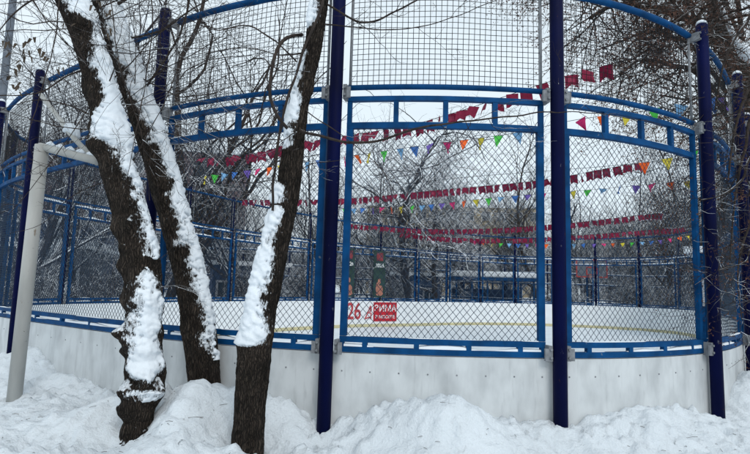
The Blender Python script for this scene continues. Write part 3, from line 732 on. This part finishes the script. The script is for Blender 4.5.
px_branch(b3, [(318, 24, 3.93), (350, 27, 3.9), (400, 30, 3.9), (450, 18, 3.9), (520, -10, 4.0)], [.006, .003], 5, 5)
px_branch(b3, [(322, 0, 3.93), (360, 22, 3.8), (395, 12, 3.8), (425, -5, 3.8)], [.010, .006], 5, 6)
px_branch(b3, [(312, 50, 3.93), (285, 55, 3.9), (240, 48, 4.0), (190, 55, 4.1)], [.007, .002], 6, 7)
px_branch(b3, [(306, 70, 3.93), (255, 28, 4.0), (215, 30, 4.1), (170, 10, 4.2)], [.008, .003], 6, 8)
px_branch(b3, [(550, 111, 3.8), (600, 114, 3.9), (660, 124, 4.0)], [.005, .002], 3, 9)
px_branch(b3, [(288, 180, 3.93), (310, 165, 3.85), (340, 160, 3.8)], [.005, .002], 2, 10)
b3.build('branch', M['bark_dark'], r3)
b1 = MB(); b2 = MB(); rnd = random.Random(12); YO = .58
def sprout(mb, axl, rads, zlo, zhi, n, rnd, Lr, r0=.005):
    c = [i for i, p in enumerate(axl) if zlo < p.z < zhi]
    for k in range(n):
        i = rnd.choice(c); th = rnd.uniform(0, 6.283); e = Vector((math.cos(th), math.sin(th) * .5 - .1, rnd.uniform(-.1, .9))).normalized()
        grow(mb, axl[i] + Vector((e.x, e.y, 0)) * rads[i] * .8, e, rnd.uniform(*Lr), r0 * rnd.uniform(.6, 1.4), 1, rnd, TW)
TW['kids'] = [3, 3, 2, 2]
sprout(b1, ax1, rad1, 2.7, 5.4, 38, rnd, (.45, 1.1), .006); sprout(b2, ax2, rad2, 3.0, 6.0, 32, rnd, (.5, 1.15), .006)
sprout(b1, ax1, rad1, 1.6, 2.7, 4, rnd, (.25, .5), .003)
for pts, rs, sb in (([(100, 60, 4.0), (70, 75, 3.9), (40, 92, 3.8), (0, 96, 3.7)], [.009, .004], 5), ([(95, 100, 4.0), (60, 150, 3.9), (30, 190, 3.8), (8, 215, 3.8)], [.004, .002], 4),
                    ([(75, 5, 4.05), (48, -5, 4.0), (15, 12, 3.9), (-20, 60, 3.8)], [.010, .004], 6), ([(98, 118, 4.0), (70, 105, 3.9), (35, 100, 3.8), (0, 110, 3.7)], [.006, .002], 4),
                    ([(110, 180, 4.0), (75, 195, 3.9), (40, 225, 3.8), (10, 232, 3.8)], [.004, .0015], 4), ([(60, -20, 4.0), (55, 40, 3.7), (35, 110, 3.6), (20, 160, 3.6)], [.006, .002], 6),
                    ([(150, -30, 3.9), (152, 40, 3.7), (140, 110, 3.6), (120, 210, 3.6)], [.006, .0016], 7), ([(190, -20, 4.2), (180, 60, 4.1), (150, 130, 4.0), (128, 170, 4.0)], [.006, .002], 7),
                    ([(110, -10, 3.9), (118, 60, 3.7), (140, 130, 3.6), (150, 200, 3.6)], [.005, .0016], 5), ([(20, -20, 3.7), (50, 22, 3.6), (100, 45, 3.5), (150, 35, 3.5)], [.005, .002], 5)):
    px_branch(b1, pts, rs, sb, int(pts[0][0] * 7 + pts[0][1] + 100))
YO = .37
for pts, rs, sb in (([(120, 40, 4.7), (160, 30, 4.6), (200, 5, 4.5), (235, -20, 4.5)], [.010, .005], 6), ([(130, 70, 4.7), (175, 95, 4.5), (215, 92, 4.4), (262, 70, 4.4)], [.007, .002], 6),
                    ([(150, 130, 4.7), (190, 140, 4.5), (230, 170, 4.4), (255, 215, 4.4)], [.005, .0016], 5), ([(110, 10, 4.7), (150, -20, 4.5)], [.02, .012], 4),
                    ([(140, 95, 4.7), (165, 60, 4.5), (185, 20, 4.4), (192, -20, 4.3)], [.012, .007], 7), ([(170, -20, 4.6), (160, 50, 4.5), (175, 120, 4.5), (185, 180, 4.5)], [.004, .0016], 5)):
    px_branch(b2, pts, rs, sb, int(pts[0][0] * 3 + pts[0][1] + 200))
CR = dict(max=5, kids=[5, 4, 3, 3, 2], wander=.10, up=.05, droop=-.02, angle=(25, 60), len=(.5, .85), rmin=.0022, seg=5, taper=.6, lead=.7)
for mb_, axl, rd, sd2 in ((b1, ax1, rad1, 21), (b2, ax2, rad2, 22)):
    rn = random.Random(sd2)
    for k in range(3): grow(mb_, axl[-1 - k * 30], Vector((rn.uniform(-.6, .6), rn.uniform(-.5, .5), 1)), 1.3, rd[-1] * .6, 1, rn, CR)
b1.build('branch', M['bark_dark'], r1); b2.build('branch', M['bark_dark'], r2)
rn = random.Random(23); mb_ = MB()
for k in range(2): grow(mb_, ax3[-1 - k * 30], Vector((rn.uniform(-.4, .4), rn.uniform(-.4, .4), 1)), 1.0, rad3[-1] * .6, 2, rn, CR)
mb_.build('branch', M['bark_dark'], r3)
# dry seed bunches hanging from the knobbly tree's twigs
mb = MB(); rnd = random.Random(5)
for (u, v, n) in ((12, 45, 5), (18, 66, 7), (28, 52, 7), (27, 38, 4), (12, 80, 3), (19, 85, 4), (60, 68, 5), (48, 60, 3), (98, 3, 5), (64, 25, 4), (40, 50, 4), (108, 12, 5), (112, 28, 4), (2, 40, 4)):
    for k in range(n):
        p = P(u + rnd.gauss(0, 3), v + rnd.gauss(0, 3), 3.75 + rnd.uniform(-.1, .15)); a_ = rnd.uniform(0, 6.28); e = Vector((math.cos(a_) * .011, math.sin(a_) * .011, rnd.uniform(-.004, .004))); h_ = rnd.uniform(.025, .05); dx = Vector((rnd.gauss(0, .01), rnd.gauss(0, .01), 0))
        c = e.cross(Vector((0, 0, 1))) * .25
        mb.quad(p - e, p + c, p + e, p + e * .5 + dx - Vector((0, 0, h_)), p - e * .5 + dx - Vector((0, 0, h_)))
so = mb.build('dry_seeds', M['seed'], r1); tag(so, kind='stuff')

# ------------------------------------------------------------ white pipe frame and grey pole on the left
pf0 = P(14, 400, 5.9); ptop = P(42, 147, 5.9)
fr = empty('pipe_frame', pf0, 'thick white painted pipe post with a crossbar, standing in the snow at the left', 'pipe frame')
mb = MB(); mb.tube([pf0 - Vector((0, 0, .2)), ptop + Vector((0, 0, .02))], .072, 20); o = mb.build('upright', M['pipe'], fr, True)
pe = P(98, 161, 5.7); mb = MB(); mb.tube([ptop + (ptop - pe).normalized() * .03, ptop.lerp(pe, .5), pe], .044, 16); mb.build('crossbar', M['pipe'], fr, True)
mb = MB(); mb.tube([P(41, 95, 6.6), P(73, 137, 6.1), P(97, 163, 5.75)], .03, 10); mb.build('brace', M['pipe'], fr, True)
mb = MB(); rnd = random.Random(2)
for k in range(5):
    a_ = ptop.lerp(pe, .08 + k * .18); b_ = ptop.lerp(pe, .22 + k * .18); up_ = Vector((0, 0, .05)); mb.tube([a_ + up_, a_.lerp(b_, .5) + up_ * 1.25, b_ + up_], [.012, .028, .012], 8)
mb.tube([P(64, 131, 6.2), P(69, 127, 6.15), P(75, 131, 6.1), P(79, 138, 6.1)], [.02, .06, .055, .02], 10)
tag(mb.build('snow', M['snow'], fr, True), kind='stuff')
gp0 = P(-4, 250, 11.5); gp0.z = .4
gpo = empty('lamp_pole', gp0, 'thin grey metal pole rising behind the fence at the far left edge', 'pole')
mb = MB(); t_ = P(13, 0, 11.5); mb.tube([Vector((t_.x, t_.y, .2)), Vector((t_.x, t_.y, 4)), Vector((t_.x, t_.y, 9.6))], [.10, .085, .07], 12); mb.build('shaft', M['grey_pole'], gpo, True)
mb = MB(); mb.tube([Vector((t_.x, t_.y, 9.55)), Vector((t_.x + .3, t_.y, 9.8)), Vector((t_.x + .8, t_.y, 9.85))], .03, 8); mb.box((t_.x + 1.0, t_.y, 9.83), (.5, .18, .1)); mb.build('lamp_head', M['grey_pole'], gpo)

# ------------------------------------------------------------ background trees
def tree_mesh(seed, H, r, prm, lean=(0, 0), snow=True):
    rnd = random.Random(seed); mb = MB(); tips = []
    grow(mb, Vector((0, 0, -.3)), Vector((lean[0], lean[1], 1)), H * .45, r, 0, rnd, prm, tips)
    return mb, tips
PA = dict(max=5, kids=[6, 5, 4, 4, 3], wander=.09, up=.10, droop=.02, angle=(22, 55), len=(.5, .8), rmin=.006, seg=6, taper=.62, lead=.75, first=.35)
PB = dict(max=5, kids=[5, 5, 4, 4, 3], wander=.12, up=.05, droop=-.03, angle=(30, 70), len=(.55, .9), rmin=.006, seg=6, taper=.6, lead=.65, first=.3)
PC = dict(max=4, kids=[12, 6, 5, 4], wander=.06, up=.16, droop=.05, angle=(20, 45), len=(.35, .6), rmin=.006, seg=7, taper=.5, lead=.8, first=.15)
def as_mesh(mb, name, mat):
    me = bpy.data.meshes.new(name); me.from_pydata(mb.v, [], mb.f); me.materials.append(mat); me.update(); return me
def split_tree(seed, H, r, prm, lean, mat, name):
    """trunk (with its lead) and crown as two meshes"""
    mb, tips = tree_mesh(seed, H, r, prm, lean)
    # faces of thick limbs form the trunk part
    V = np.array(mb.v); thick = []; thin = []
    for f in mb.f:
        e = (Vector(mb.v[f[0]]) - Vector(mb.v[f[1]])).length
        (thick if e > r * .34 and len(f) == 4 else thin).append(f)
    res = []
    for fs, nm in ((thick, 'trunk'), (thin, 'crown')):
        used = sorted({q for f in fs for q in f}); mp_ = {q: n for n, q in enumerate(used)}
        me = bpy.data.meshes.new(nm); me.from_pydata([mb.v[q] for q in used], [], [tuple(mp_[q] for q in f) for f in fs]); me.materials.append(mat); me.update(); res.append(me)
    return res
PG = dict(max=4, kids=[5, 3, 3, 3], wander=.13, up=.07, droop=-.02, angle=(22, 55), len=(.5, .85), rmin=.012, seg=6, taper=.62, lead=.75, first=.3)
VAR = [split_tree(31, 11, .17, PA, (.05, 0), M['bark_far'], 'a'), split_tree(32, 10, .20, PB, (-.1, .05), M['bark_far'], 'b'), split_tree(33, 12, .13, PC, (0, .03), M['bark_far'], 'c'),
       split_tree(34, 9, .22, PB, (.35, 0), M['bark_snow'], 'd'), split_tree(35, 12, .18, PA, (-.15, 0), M['bark_snow'], 'e'), split_tree(36, 17, .26, PG, (.05, 0), M['bark_dark'], 'f'), split_tree(37, 15, .22, PG, (-.12, 0), M['bark_dark'], 'g')]
def bg_tree(var, u, Y, rz, sc_, label):
    p = P(u, 290, Y); p.z = .0 if Y < 30 else .3
    root = empty('tree', p, label, 'tree', 'bare trees behind the rink')
    for me in VAR[var]:
        o = bpy.data.objects.new(me.name.split('.')[0], me); link(o, root)
    root.rotation_euler = (0, 0, rz); root.scale = (sc_, sc_, sc_)
    return root
BG = [(5, 203, 21.5, 1.0, 1.0, 'dark bare tree rising between the two left trunks, left of the pair there'),
      (0, 244, 24.5, 2.5, .95, 'bare tree behind the fence just left of the slender right-leaning trunk'),
      (0, 20, 16, .3, 1.0, 'bare tree behind the white pipe post at far left'), (1, 78, 21, 4.0, .95, 'twiggy bare tree seen between white pipe and knobbly trunk'),
      (6, 168, 23, 4.4, 1.05, 'bare tree behind the two left trunks'),
      (1, 412, 27.5, 3.4, 1.25, 'wide dark bare tree behind the left of the middle panel, tallest there'),
      (3, 436, 31, 3.2, .85, 'snow-lined tree leaning left behind the middle of the far fence'),
      (2, 372, 33, 1.2, .9, 'slim upright bare tree behind the green banners'),
      (0, 475, 38, 2.2, 1.0, 'bare tree behind the left end of the snow-roofed pavilion'), (2, 508, 40, 3.1, 1.05, 'upright bare tree behind the right end of the pavilion roof'),
      (4, 540, 36, .4, .9, 'bare tree directly left of the tall central-right navy post'),
      (1, 583, 38, 1.3, .95, 'bare tree standing behind the basketball backboard'), (3, 668, 30, .2, .9, 'snow-lined tree leaning across the right panel behind far fence'),
      (2, 625, 42, 2.0, 1.1, 'upright bare tree in the centre of the right panel background'), (4, 652, 36, 3.3, 1.0, 'tall bare tree right of centre in the right panel'),
      (0, 698, 31, 5.0, .95, 'bare tree beside the right navy post'), (2, 325, 27, 5.5, .95, 'bare tree behind the navy post beside the slender trunk')]
for t in BG: bg_tree(*t)
# snow-covered bushes beyond the fences
PD = dict(max=3, kids=[9, 5, 4], wander=.16, up=.06, droop=-.05, angle=(20, 60), len=(.5, .8), rmin=.007, seg=5, taper=.5, lead=.6, first=.1)
def bush_mesh(seed):
    rnd = random.Random(seed); mb = MB()
    for k in range(11): grow(mb, Vector((rnd.gauss(0, .2), rnd.gauss(0, .2), 0)), Vector((rnd.gauss(0, .5), rnd.gauss(0, .5), 1)), 1.1, .016, 0, rnd, PD)
    return as_mesh(mb, 'snowy_bush', M['bush'])
M['bush'] = snow_top('bush_twigs', (.03, .025, .025), (.07, .055, .05), .05, .4)
bm_ = [bush_mesh(1), bush_mesh(2), bush_mesh(3)]
for k, (u, Y, s_, lab) in enumerate(((110, 18.5, 1.0, 'snow-dusted bush behind the left fence, right of the small dark house'), (255, 24, 1.2, 'snow-dusted bush beyond the far fence between slender trunk and left fence post'), (398, 30, 1.0, 'snow-dusted bush behind far fence left of the pavilion'),
                                     (566, 31.5, 1.1, 'snow-dusted bush left of the basketball pole'), (640, 31, 1.3, 'snow-dusted bush behind far fence in the right panel'), (684, 28, 1.1, 'snow-dusted bush at the right end of the far fence'),
                                     (20, 14.5, 1.0, 'snow-dusted bush behind white pipe post'), (300, 26, 1.2, 'snow-dusted bush beyond the fence left of the navy post'))):
    p = P(u, 300, Y); p.z = .0 if Y < 25 else .15
    o = bpy.data.objects.new('snowy_bush', bm_[k % 3]); o.location = p; o.scale = (s_, s_, s_ * 1.1); o.rotation_euler = (0, 0, k * 1.3); link(o); tag(o, lab, 'bush', 'snowy bushes')
# distant woods: one mass of many small trees
wm = MB(); base = []
for sd_, prm, H in ((51, dict(PA, max=4, rmin=.012, kids=[6, 5, 4, 4]), 12), (52, dict(PB, max=4, rmin=.012, kids=[6, 5, 4, 4]), 11), (53, dict(PC, max=3, rmin=.012, kids=[14, 7, 5]), 13)):
    b_, _ = tree_mesh(sd_, H, .16, prm); base.append((np.array(b_.v), b_.f))
rnd = random.Random(99); VV = []; FF = []; n0 = 0
for k in range(230):
    ang = R(rnd.uniform(-52, 52)); dist = rnd.uniform(40, 92); x, y = math.sin(ang) * dist + 4, math.cos(ang) * dist
    va, fa = base[k % 3]; a_ = rnd.uniform(0, 6.28); s_ = rnd.uniform(.6, 1.0) * (.8 if dist < 60 else 1.1)
    c, s = math.cos(a_), math.sin(a_)
    q = np.stack([(va[:, 0] * c - va[:, 1] * s) * s_ + x, (va[:, 0] * s + va[:, 1] * c) * s_ + y, va[:, 2] * s_ + .3], 1)
    VV.append(q); FF += [tuple(i + n0 for i in f) for f in fa]; n0 += len(va)
me = bpy.data.meshes.new('distant_woods'); me.from_pydata(np.concatenate(VV).tolist(), [], FF); me.materials.append(M['bark_far']); me.update()
o = bpy.data.objects.new('distant_woods', me); link(o); tag(o, 'mass of bare winter woodland beyond the rink', 'woods', kind='stuff')

# ------------------------------------------------------------ big tree at the right edge with dry brown leaves
rt0 = Vector((9.6, 12.3, 0))
rt = empty('tree', rt0, 'big dark tree at the right edge with dry brown leaf clusters hanging over the fence', 'tree')
mb = MB(); tr = catmull([(9.6, 12.3, -.3), (9.35, 12.3, 1.5), (9.1, 12.2, 3.5), (8.85, 12.0, 5.2), (8.35, 11.9, 6.8), (7.9, 11.9, 8.4), (7.6, 11.9, 10.5)], 12)
tr_r = np.interp(range(len(tr)), [0, 12, 48, 72], [.42, .36, .28, .14]); mb.tube(tr, list(tr_r), 16); mb.build('trunk', M['bark'], rt, True)
PE = dict(max=4, kids=[6, 5, 3, 3], wander=.11, up=.015, droop=-.035, angle=(25, 60), len=(.5, .85), rmin=.0045, seg=6, taper=.6, lead=.65)
rnd = random.Random(77); limb = MB(); tips = []
def limb_to(start, pts, r0):
    ps = catmull([start] + [P(*p) for p in pts], 8); n = len(ps); rads = list(np.interp(range(n), [0, n - 1], [r0, r0 * .3])); limb.tube(ps, rads, 8, False)
    for i in range(5, n - 1, 2):
        for q in range(2):
            d = (ps[i + 1] - ps[i]).normalized(); pr = d.orthogonal(); pr.rotate(Matrix.Rotation(rnd.uniform(0, 6.28), 3, d))
            grow(limb, ps[i], d * .6 + pr * .8 + Vector((0, 0, -.1)), rnd.uniform(.6, 1.2), rads[i] * .45, 2, rnd, PE, tips)
limb_to(Vector((8.9, 12.0, 5.0)), [(715, 38, 10.5), (690, 20, 10), (655, 8, 9.5), (615, 5, 9.2), (590, 18, 9.0)], .10)
limb_to(Vector((8.9, 12.0, 4.9)), [(705, 80, 10.5), (670, 65, 10), (640, 60, 9.6), (620, 75, 9.4)], .06)
limb_to(Vector((8.4, 11.9, 6.6)), [(700, -20, 10.8), (650, -20, 10.2), (600, -15, 9.6), (560, -10, 9.2)], .09)
limb_to(Vector((9.0, 12.1, 4.2)), [(715, 100, 11), (690, 100, 10.4), (660, 95, 9.8)], .05)
limb_to(Vector((9.0, 12.1, 3.9)), [(728, 150, 11.4), (712, 170, 11), (700, 200, 10.8)], .04)
limb_to(Vector((9.1, 12.1, 3.4)), [(735, 170, 11.4), (722, 210, 11), (716, 245, 10.8)], .04)
limb_to(Vector((8.9, 12.0, 5.0)), [(700, 55, 10.8), (672, 38, 10.4), (650, 30, 10), (625, 40, 9.8)], .05)
limb_to(Vector((8.4, 11.9, 6.6)), [(735, -10, 11), (705, 8, 10.8), (685, 42, 10.6)], .06)
limb_to(Vector((7.9, 11.9, 8.4)), [(660, -60, 11), (600, -50, 11), (540, -30, 11)], .07)
limb.build('branch', M['bark_dark'], rt)
lf = MB()
for p, d in tips:
    if rnd.random() < .6:
        for k in range(rnd.randint(7, 14)):
            c = p + Vector((rnd.gauss(0, .07), rnd.gauss(0, .07), rnd.gauss(-.05, .07))); a_ = rnd.uniform(0, 6.28); e = Vector((math.cos(a_), math.sin(a_), rnd.gauss(0, .4))).normalized() * rnd.uniform(.014, .034)
            f_ = Vector((rnd.gauss(0, 1), rnd.gauss(0, 1), rnd.gauss(-.8, .6))).normalized() * rnd.uniform(.02, .045); lf.quad(c - e, c + f_ * .5 , c + e, c + f_ + e * .2, c + f_ * 1.2 - e * .3)
tag(lf.build('dry_leaves', M['leaf'], rt), kind='stuff')
mb = MB()
for pts, r_ in (([(716, -6, 10.6), (726, 18, 10.6), (736, 40, 10.7), (746, 52, 10.8), (756, 62, 10.9)], [.02, .05, .06, .16, .1]),):
    ps = catmull([P(*p) for p in pts], 6); mb.tube(ps, list(np.interp(range(len(ps)), np.linspace(0, len(ps) - 1, len(r_)), r_)), 10)
mb.build('snow', M['snow'], rt, True)

tn0 = Vector((6.5, 6.3, .4))
tn = empty('tree', tn0, 'dense dark twigs hanging in front of the fence at the right edge', 'tree')
mb = MB(); trn = catmull([(6.5, 6.3, 0), (6.4, 6.3, 2), (6.1, 6.4, 4), (6.0, 6.5, 6), (5.9, 6.6, 8.5)], 8); mb.tube(trn, list(np.interp(range(len(trn)), [0, len(trn) - 1], [.24, .1])), 14); mb.build('trunk', M['bark'], tn, True)
limb = MB(); tips = []; rnd = random.Random(31); PE2 = dict(PE, rmin=.0022, kids=[4, 4, 4, 3], len=(.5, .8))
def limb_near(start, pts, r0):
    ps = catmull([Vector(start)] + [P(*p) for p in pts], 8); n = len(ps); rads = list(np.interp(range(n), [0, n - 1], [r0, r0 * .25])); limb.tube(ps, rads, 6, False)
    for i in range(6, n - 1, 2):
        d = (ps[i + 1] - ps[i]).normalized(); pr = d.orthogonal(); pr.rotate(Matrix.Rotation(rnd.uniform(0, 6.28), 3, d))
        grow(limb, ps[i], d * .6 + pr * .7 + Vector((0, 0, -.3)), rnd.uniform(.25, .6), rads[i] * .4, 2, rnd, PE2, tips)
for st, pts, r0 in (((6.1, 6.4, 4.2), [(770, 60, 6.0), (748, 90, 5.8), (735, 130, 5.7), (728, 180, 5.6)], .03), ((6.1, 6.4, 3.9), [(765, 110, 6.0), (745, 150, 5.8), (735, 200, 5.7), (730, 260, 5.6)], .025),
                    ((6.1, 6.4, 3.6), [(765, 150, 5.9), (742, 180, 5.7), (722, 195, 5.6), (700, 200, 5.5)], .02), ((6.4, 6.3, 3.0), [(775, 190, 5.9), (750, 225, 5.7), (738, 270, 5.6), (742, 320, 5.5)], .02),
                    ((6.1, 6.4, 4.6), [(770, 10, 6.0), (745, 25, 5.8), (725, 60, 5.7), (715, 110, 5.6)], .025), ((6.4, 6.3, 2.6), [(770, 240, 5.9), (745, 262, 5.7), (720, 270, 5.6), (695, 285, 5.5)], .012),
                    ((6.0, 6.4, 5.2), [(765, -20, 6.0), (735, -10, 5.8), (700, 5, 5.7), (670, 25, 5.6)], .025)):
    limb_near(st, pts, r0)
limb.build('branch', M['bark_dark'], tn)
lf = MB()
for p, d in tips:
    if rnd.random() < .3:
        for k in range(rnd.randint(2, 5)):
            c = p + Vector((rnd.gauss(0, .03), rnd.gauss(0, .03), rnd.gauss(-.03, .03))); a_ = rnd.uniform(0, 6.28); e = Vector((math.cos(a_), math.sin(a_), rnd.gauss(0, .4))).normalized() * rnd.uniform(.008, .018)
            f_ = Vector((rnd.gauss(0, 1), rnd.gauss(0, 1), rnd.gauss(-.8, .6))).normalized() * rnd.uniform(.015, .03); lf.quad(c - e, c + f_ * .5 , c + e, c + f_ + e * .2, c + f_ * 1.2 - e * .3)
if lf.v: tag(lf.build('dry_leaves', M['leaf'], tn), kind='stuff')

# ------------------------------------------------------------ buildings behind
def facade(name, c, yaw, W, Dp, H, wall, mat_win, rows, cols, label, cat, roof_mat, win=(1.3, 1.5), frame=None, group=None, roof_over=.3, roof_h=.4, z0=0):
    root = empty(name, (c[0], c[1], z0), label, cat, group)
    x = Vector((math.cos(yaw), math.sin(yaw), 0)); n = Vector((math.sin(yaw), -math.cos(yaw), 0)); C0 = Vector((c[0], c[1], z0))
    mb = MB(); mb.box(C0 + Vector((0, 0, H / 2)), (W, Dp, H), x); mb.build('wall', wall, root)
    mb = MB(); mb.box(C0 + Vector((0, 0, H + roof_h / 2 + .003)), (W + 2 * roof_over, Dp + 2 * roof_over, roof_h), x); mb.build('roof', roof_mat, root)
    for r_ in range(rows):
        for q in range(cols):
            cx = -W / 2 + W * (q + .5) / cols; cz = H * (r_ + .55) / rows
            p = C0 + x * cx + n * (Dp / 2) + Vector((0, 0, cz))
            mb = MB()
            for (a_, b_, ww, hh) in ((0, win[1] / 2, win[0] + .12, .1), (0, -win[1] / 2, win[0] + .12, .1), (-win[0] / 2, 0, .1, win[1] - .1), (win[0] / 2, 0, .1, win[1] - .1), (0, 0, .06, win[1] - .1)):
                mb.box(p + x * a_ + n * .04 + Vector((0, 0, b_)), (ww, .08, hh), x)
            fo = mb.build('window', frame or M['frame'], root)
            mb = MB(); mb.box(p + n * .012, (win[0] - .1, .02, win[1] - .1), x); mb.build('pane', mat_win, fo)
    return root
M['frame'] = paint('window_frame', (.4, .42, .45), .1, .6, 3)
M['glass'] = paint('dark_glass', (.03, .045, .06), .3, .12, .6)
M['mauve'] = paint('mauve_render', (.15, .115, .125), .2, .9, 1.5); M['yellowish'] = paint('ochre_render', (.36, .29, .18), .2, .9, 1.5)
M['grey_wall'] = paint('grey_wall', (.13, .14, .16), .25, .9, 2); M['roof_snow'] = snow_material('roof_snow', SNOW, 6, .2)
M['navy_wall'] = paint('dark_blue_wall', (.03, .06, .13), .3, .7, 2); M['cream'] = paint('cream_render', (.34, .34, .34), .12, .9, 1.5)
facade('apartment_building', (-24, 52), R(14), 22, 12, 13.5, M['mauve'], M['glass'], 4, 8, 'dark mauve apartment block behind the two left trunks', 'building', M['roof_snow'])
facade('apartment_building', (14, 98), R(-4), 30, 12, 16, M['yellowish'], M['glass'], 5, 11, 'long ochre apartment block behind the woods beyond the middle panel', 'building', M['roof_snow'])
facade('apartment_building', (50, 92), R(-20), 26, 12, 14, M['cream'], M['glass'], 4, 9, 'pale grey apartment block behind the trees of the right panel', 'building', M['roof_snow'])
facade('garden_house', (P(52, 280, 24).x, 24), R(10), 3.8, 3.5, 3.0, M['grey_wall'], M['glass'], 1, 3, 'small grey house with snowy roof behind the white pipe post', 'house', M['roof_snow'], (.8, 1.2), roof_h=.35)
facade('garden_house', (P(30, 280, 30).x, 30), R(0), 7, 4, 4.6, M['navy_wall'], M['glass'], 2, 4, 'dark blue two storey house behind the small grey house at far left', 'house', M['roof_snow'], (.8, 1.1), roof_h=.35)
# open pavilion with a snow roof
pc = P(490, 290, 33.5); pv = empty('pavilion', (pc.x, pc.y, .3), 'open pavilion with thick snow on its flat roof behind the far fence', 'pavilion')
mb = MB(); mb.box((pc.x, pc.y, 2.45), (5.0, 3.2, .18)); mb.build('roof', M['blue'], pv)
mb = MB(); nn = 20
for i in range(nn):
    for j in range(8):
        pass
mb.box((pc.x, pc.y, 2.70), (5.1, 3.3, .32)); so = mb.build('snow', M['roof_snow'], pv)
bv = so.modifiers.new('bevel', 'BEVEL'); bv.width = .1; bv.segments = 3
for i in range(6):
    for j in (-1, 1):
        mb = MB(); mb.tube([(pc.x - 2.3 + i * .92, pc.y + j * 1.4, -.2), (pc.x - 2.3 + i * .92, pc.y + j * 1.4, 2.36)], .06, 8); mb.build('column', M['blue'], pv)
mb = MB(); mb.box((pc.x, pc.y + 1.3, 1.2), (4.4, .06, 1.3)); mb.build('back_wall', M['navy_wall'], pv)
kc = P(415, 290, 33)
facade('kiosk', (kc.x, kc.y), R(6), 2.6, 2.2, 2.5, M['navy_wall'], M['glass'], 1, 2, 'dark blue kiosk with snowy roof left of the pavilion', 'kiosk', M['roof_snow'], (.7, .8), roof_h=.2)
kc = P(246, 290, 27)
facade('kiosk', (kc.x, kc.y), R(20), 3.4, 2.2, 2.6, M['navy_wall'], M['glass'], 1, 3, 'dark blue kiosk behind the left fence between the trunks', 'kiosk', M['roof_snow'], (.7, .8), roof_h=.2)
kc = P(742, 290, 21)
facade('kiosk', (kc.x + .6, kc.y), R(-35), 4, 3, 3.4, M['blue'], M['glass'], 1, 3, 'blue kiosk with snowy roof at the right edge behind the right fence', 'kiosk', M['roof_snow'], (.7, .9), roof_h=.25)

# the blue fence of the next court, beyond the rink
cf = empty('court_fence', (4, 34, .1), 'second blue rail fence with snowy rails on the next court beyond the rink', 'fence')
cpath = [Vector((lerp(-13, 24, k / 14), 30.6 + 2.2 * math.sin(k / 14 * 3.14) + .35 * k / 14 * 4, 0)) for k in range(15)]
for p in cpath:
    mb = MB(); mb.tube([p + Vector((0, 0, -.2)), p + Vector((0, 0, 3.9))], .055, 8); mb.build('post', M['post'], cf)
for z in (1.3, 2.25, 2.9, 3.75):
    mb = MB(); mb.tube([p + Vector((0, -.03, z + .04 * math.sin(i * 1.9 + z))) for i, p in enumerate(cpath)], .035, 6); mb.build('rail', M['blue'], cf)
    mb = MB(); mb.tube([p + Vector((0, -.03, z + .045 + .04 * math.sin(i * 1.9 + z))) for i, p in enumerate(cpath)], .027, 6); mb.build('snow', M['snow'], cf)
# basketball backboard
bc = P(591.5, 268.5, 31)
bk = empty('basketball_hoop', (bc.x, bc.y + .6, .2), 'basketball backboard outlined in red on a pole behind the far fence', 'basketball hoop')
M['bb_red'] = paint('hoop_red', (.45, .06, .05), .2, .5, 4); M['bb_pane'] = paint('backboard_grey', (.15, .17, .20), .2, .3, 2)
mb = MB(); mb.tube([(bc.x, bc.y + .7, -.1), (bc.x, bc.y + .7, 2.9), (bc.x, bc.y + .1, 3.0)], .06, 8); mb.build('pole', M['blue'], bk)
mb = MB(); mb.box(bc, (1.72, .03, .96)); mb.build('backboard', M['bb_pane'], bk)
def rect_frame(mb, c, W, H, t, y):
    for a_, b_, ww, hh in ((0, H / 2, W + t, t), (0, -H / 2, W + t, t), (-W / 2, 0, t, H - t), (W / 2, 0, t, H - t)): mb.box(c + Vector((a_, y, b_)), (ww, .03, hh))
mb = MB(); rect_frame(mb, bc, 1.74, .98, .07, -.035); rect_frame(mb, bc + Vector((0, 0, -.15)), .58, .42, .06, -.037); mb.build('red_outline', M['bb_red'], bk)
mb = MB(); ring = [bc + Vector((.23 * math.cos(a_), -.3 + .23 * math.sin(a_), -.38)) for a_ in [k * math.pi / 8 for k in range(17)]]; mb.tube(ring, .018, 6, False); rim = mb.build('rim', M['banner_orange'], bk)
mb = MB()
for k in range(12):
    a_ = k * math.pi / 6; a2 = a_ + .4; mb.tube([bc + Vector((.23 * math.cos(a_), -.3 + .23 * math.sin(a_), -.38)), bc + Vector((.14 * math.cos(a2), -.3 + .14 * math.sin(a2), -.8))], .008, 3, False)
mb.build('net', M['sign_white'], rim)

# ------------------------------------------------------------ twigs and leaf scraps lying on the snow
mb = MB(); rnd = random.Random(4)
for k in range(320):
    x, y = rnd.uniform(-4.5, 4.5), rnd.uniform(2.9, 5.2)
    if signed(np.array([x]), np.array([y]))[0] < .25: continue
    z = ground_z(x, y) + .004; a_ = rnd.uniform(0, 6.28); L = rnd.uniform(.008, .03) if k % 6 else rnd.uniform(.03, .06); e = Vector((math.cos(a_), math.sin(a_), 0)) * L
    mb.tube([Vector((x, y, z)) - e, Vector((x, y, z + .004)), Vector((x, y, z)) + e],   .0015, 4)
o = mb.build('twig_litter', M['seed']); tag(o, 'scattered dark twigs and scraps on the trampled snow', 'litter', kind='stuff')
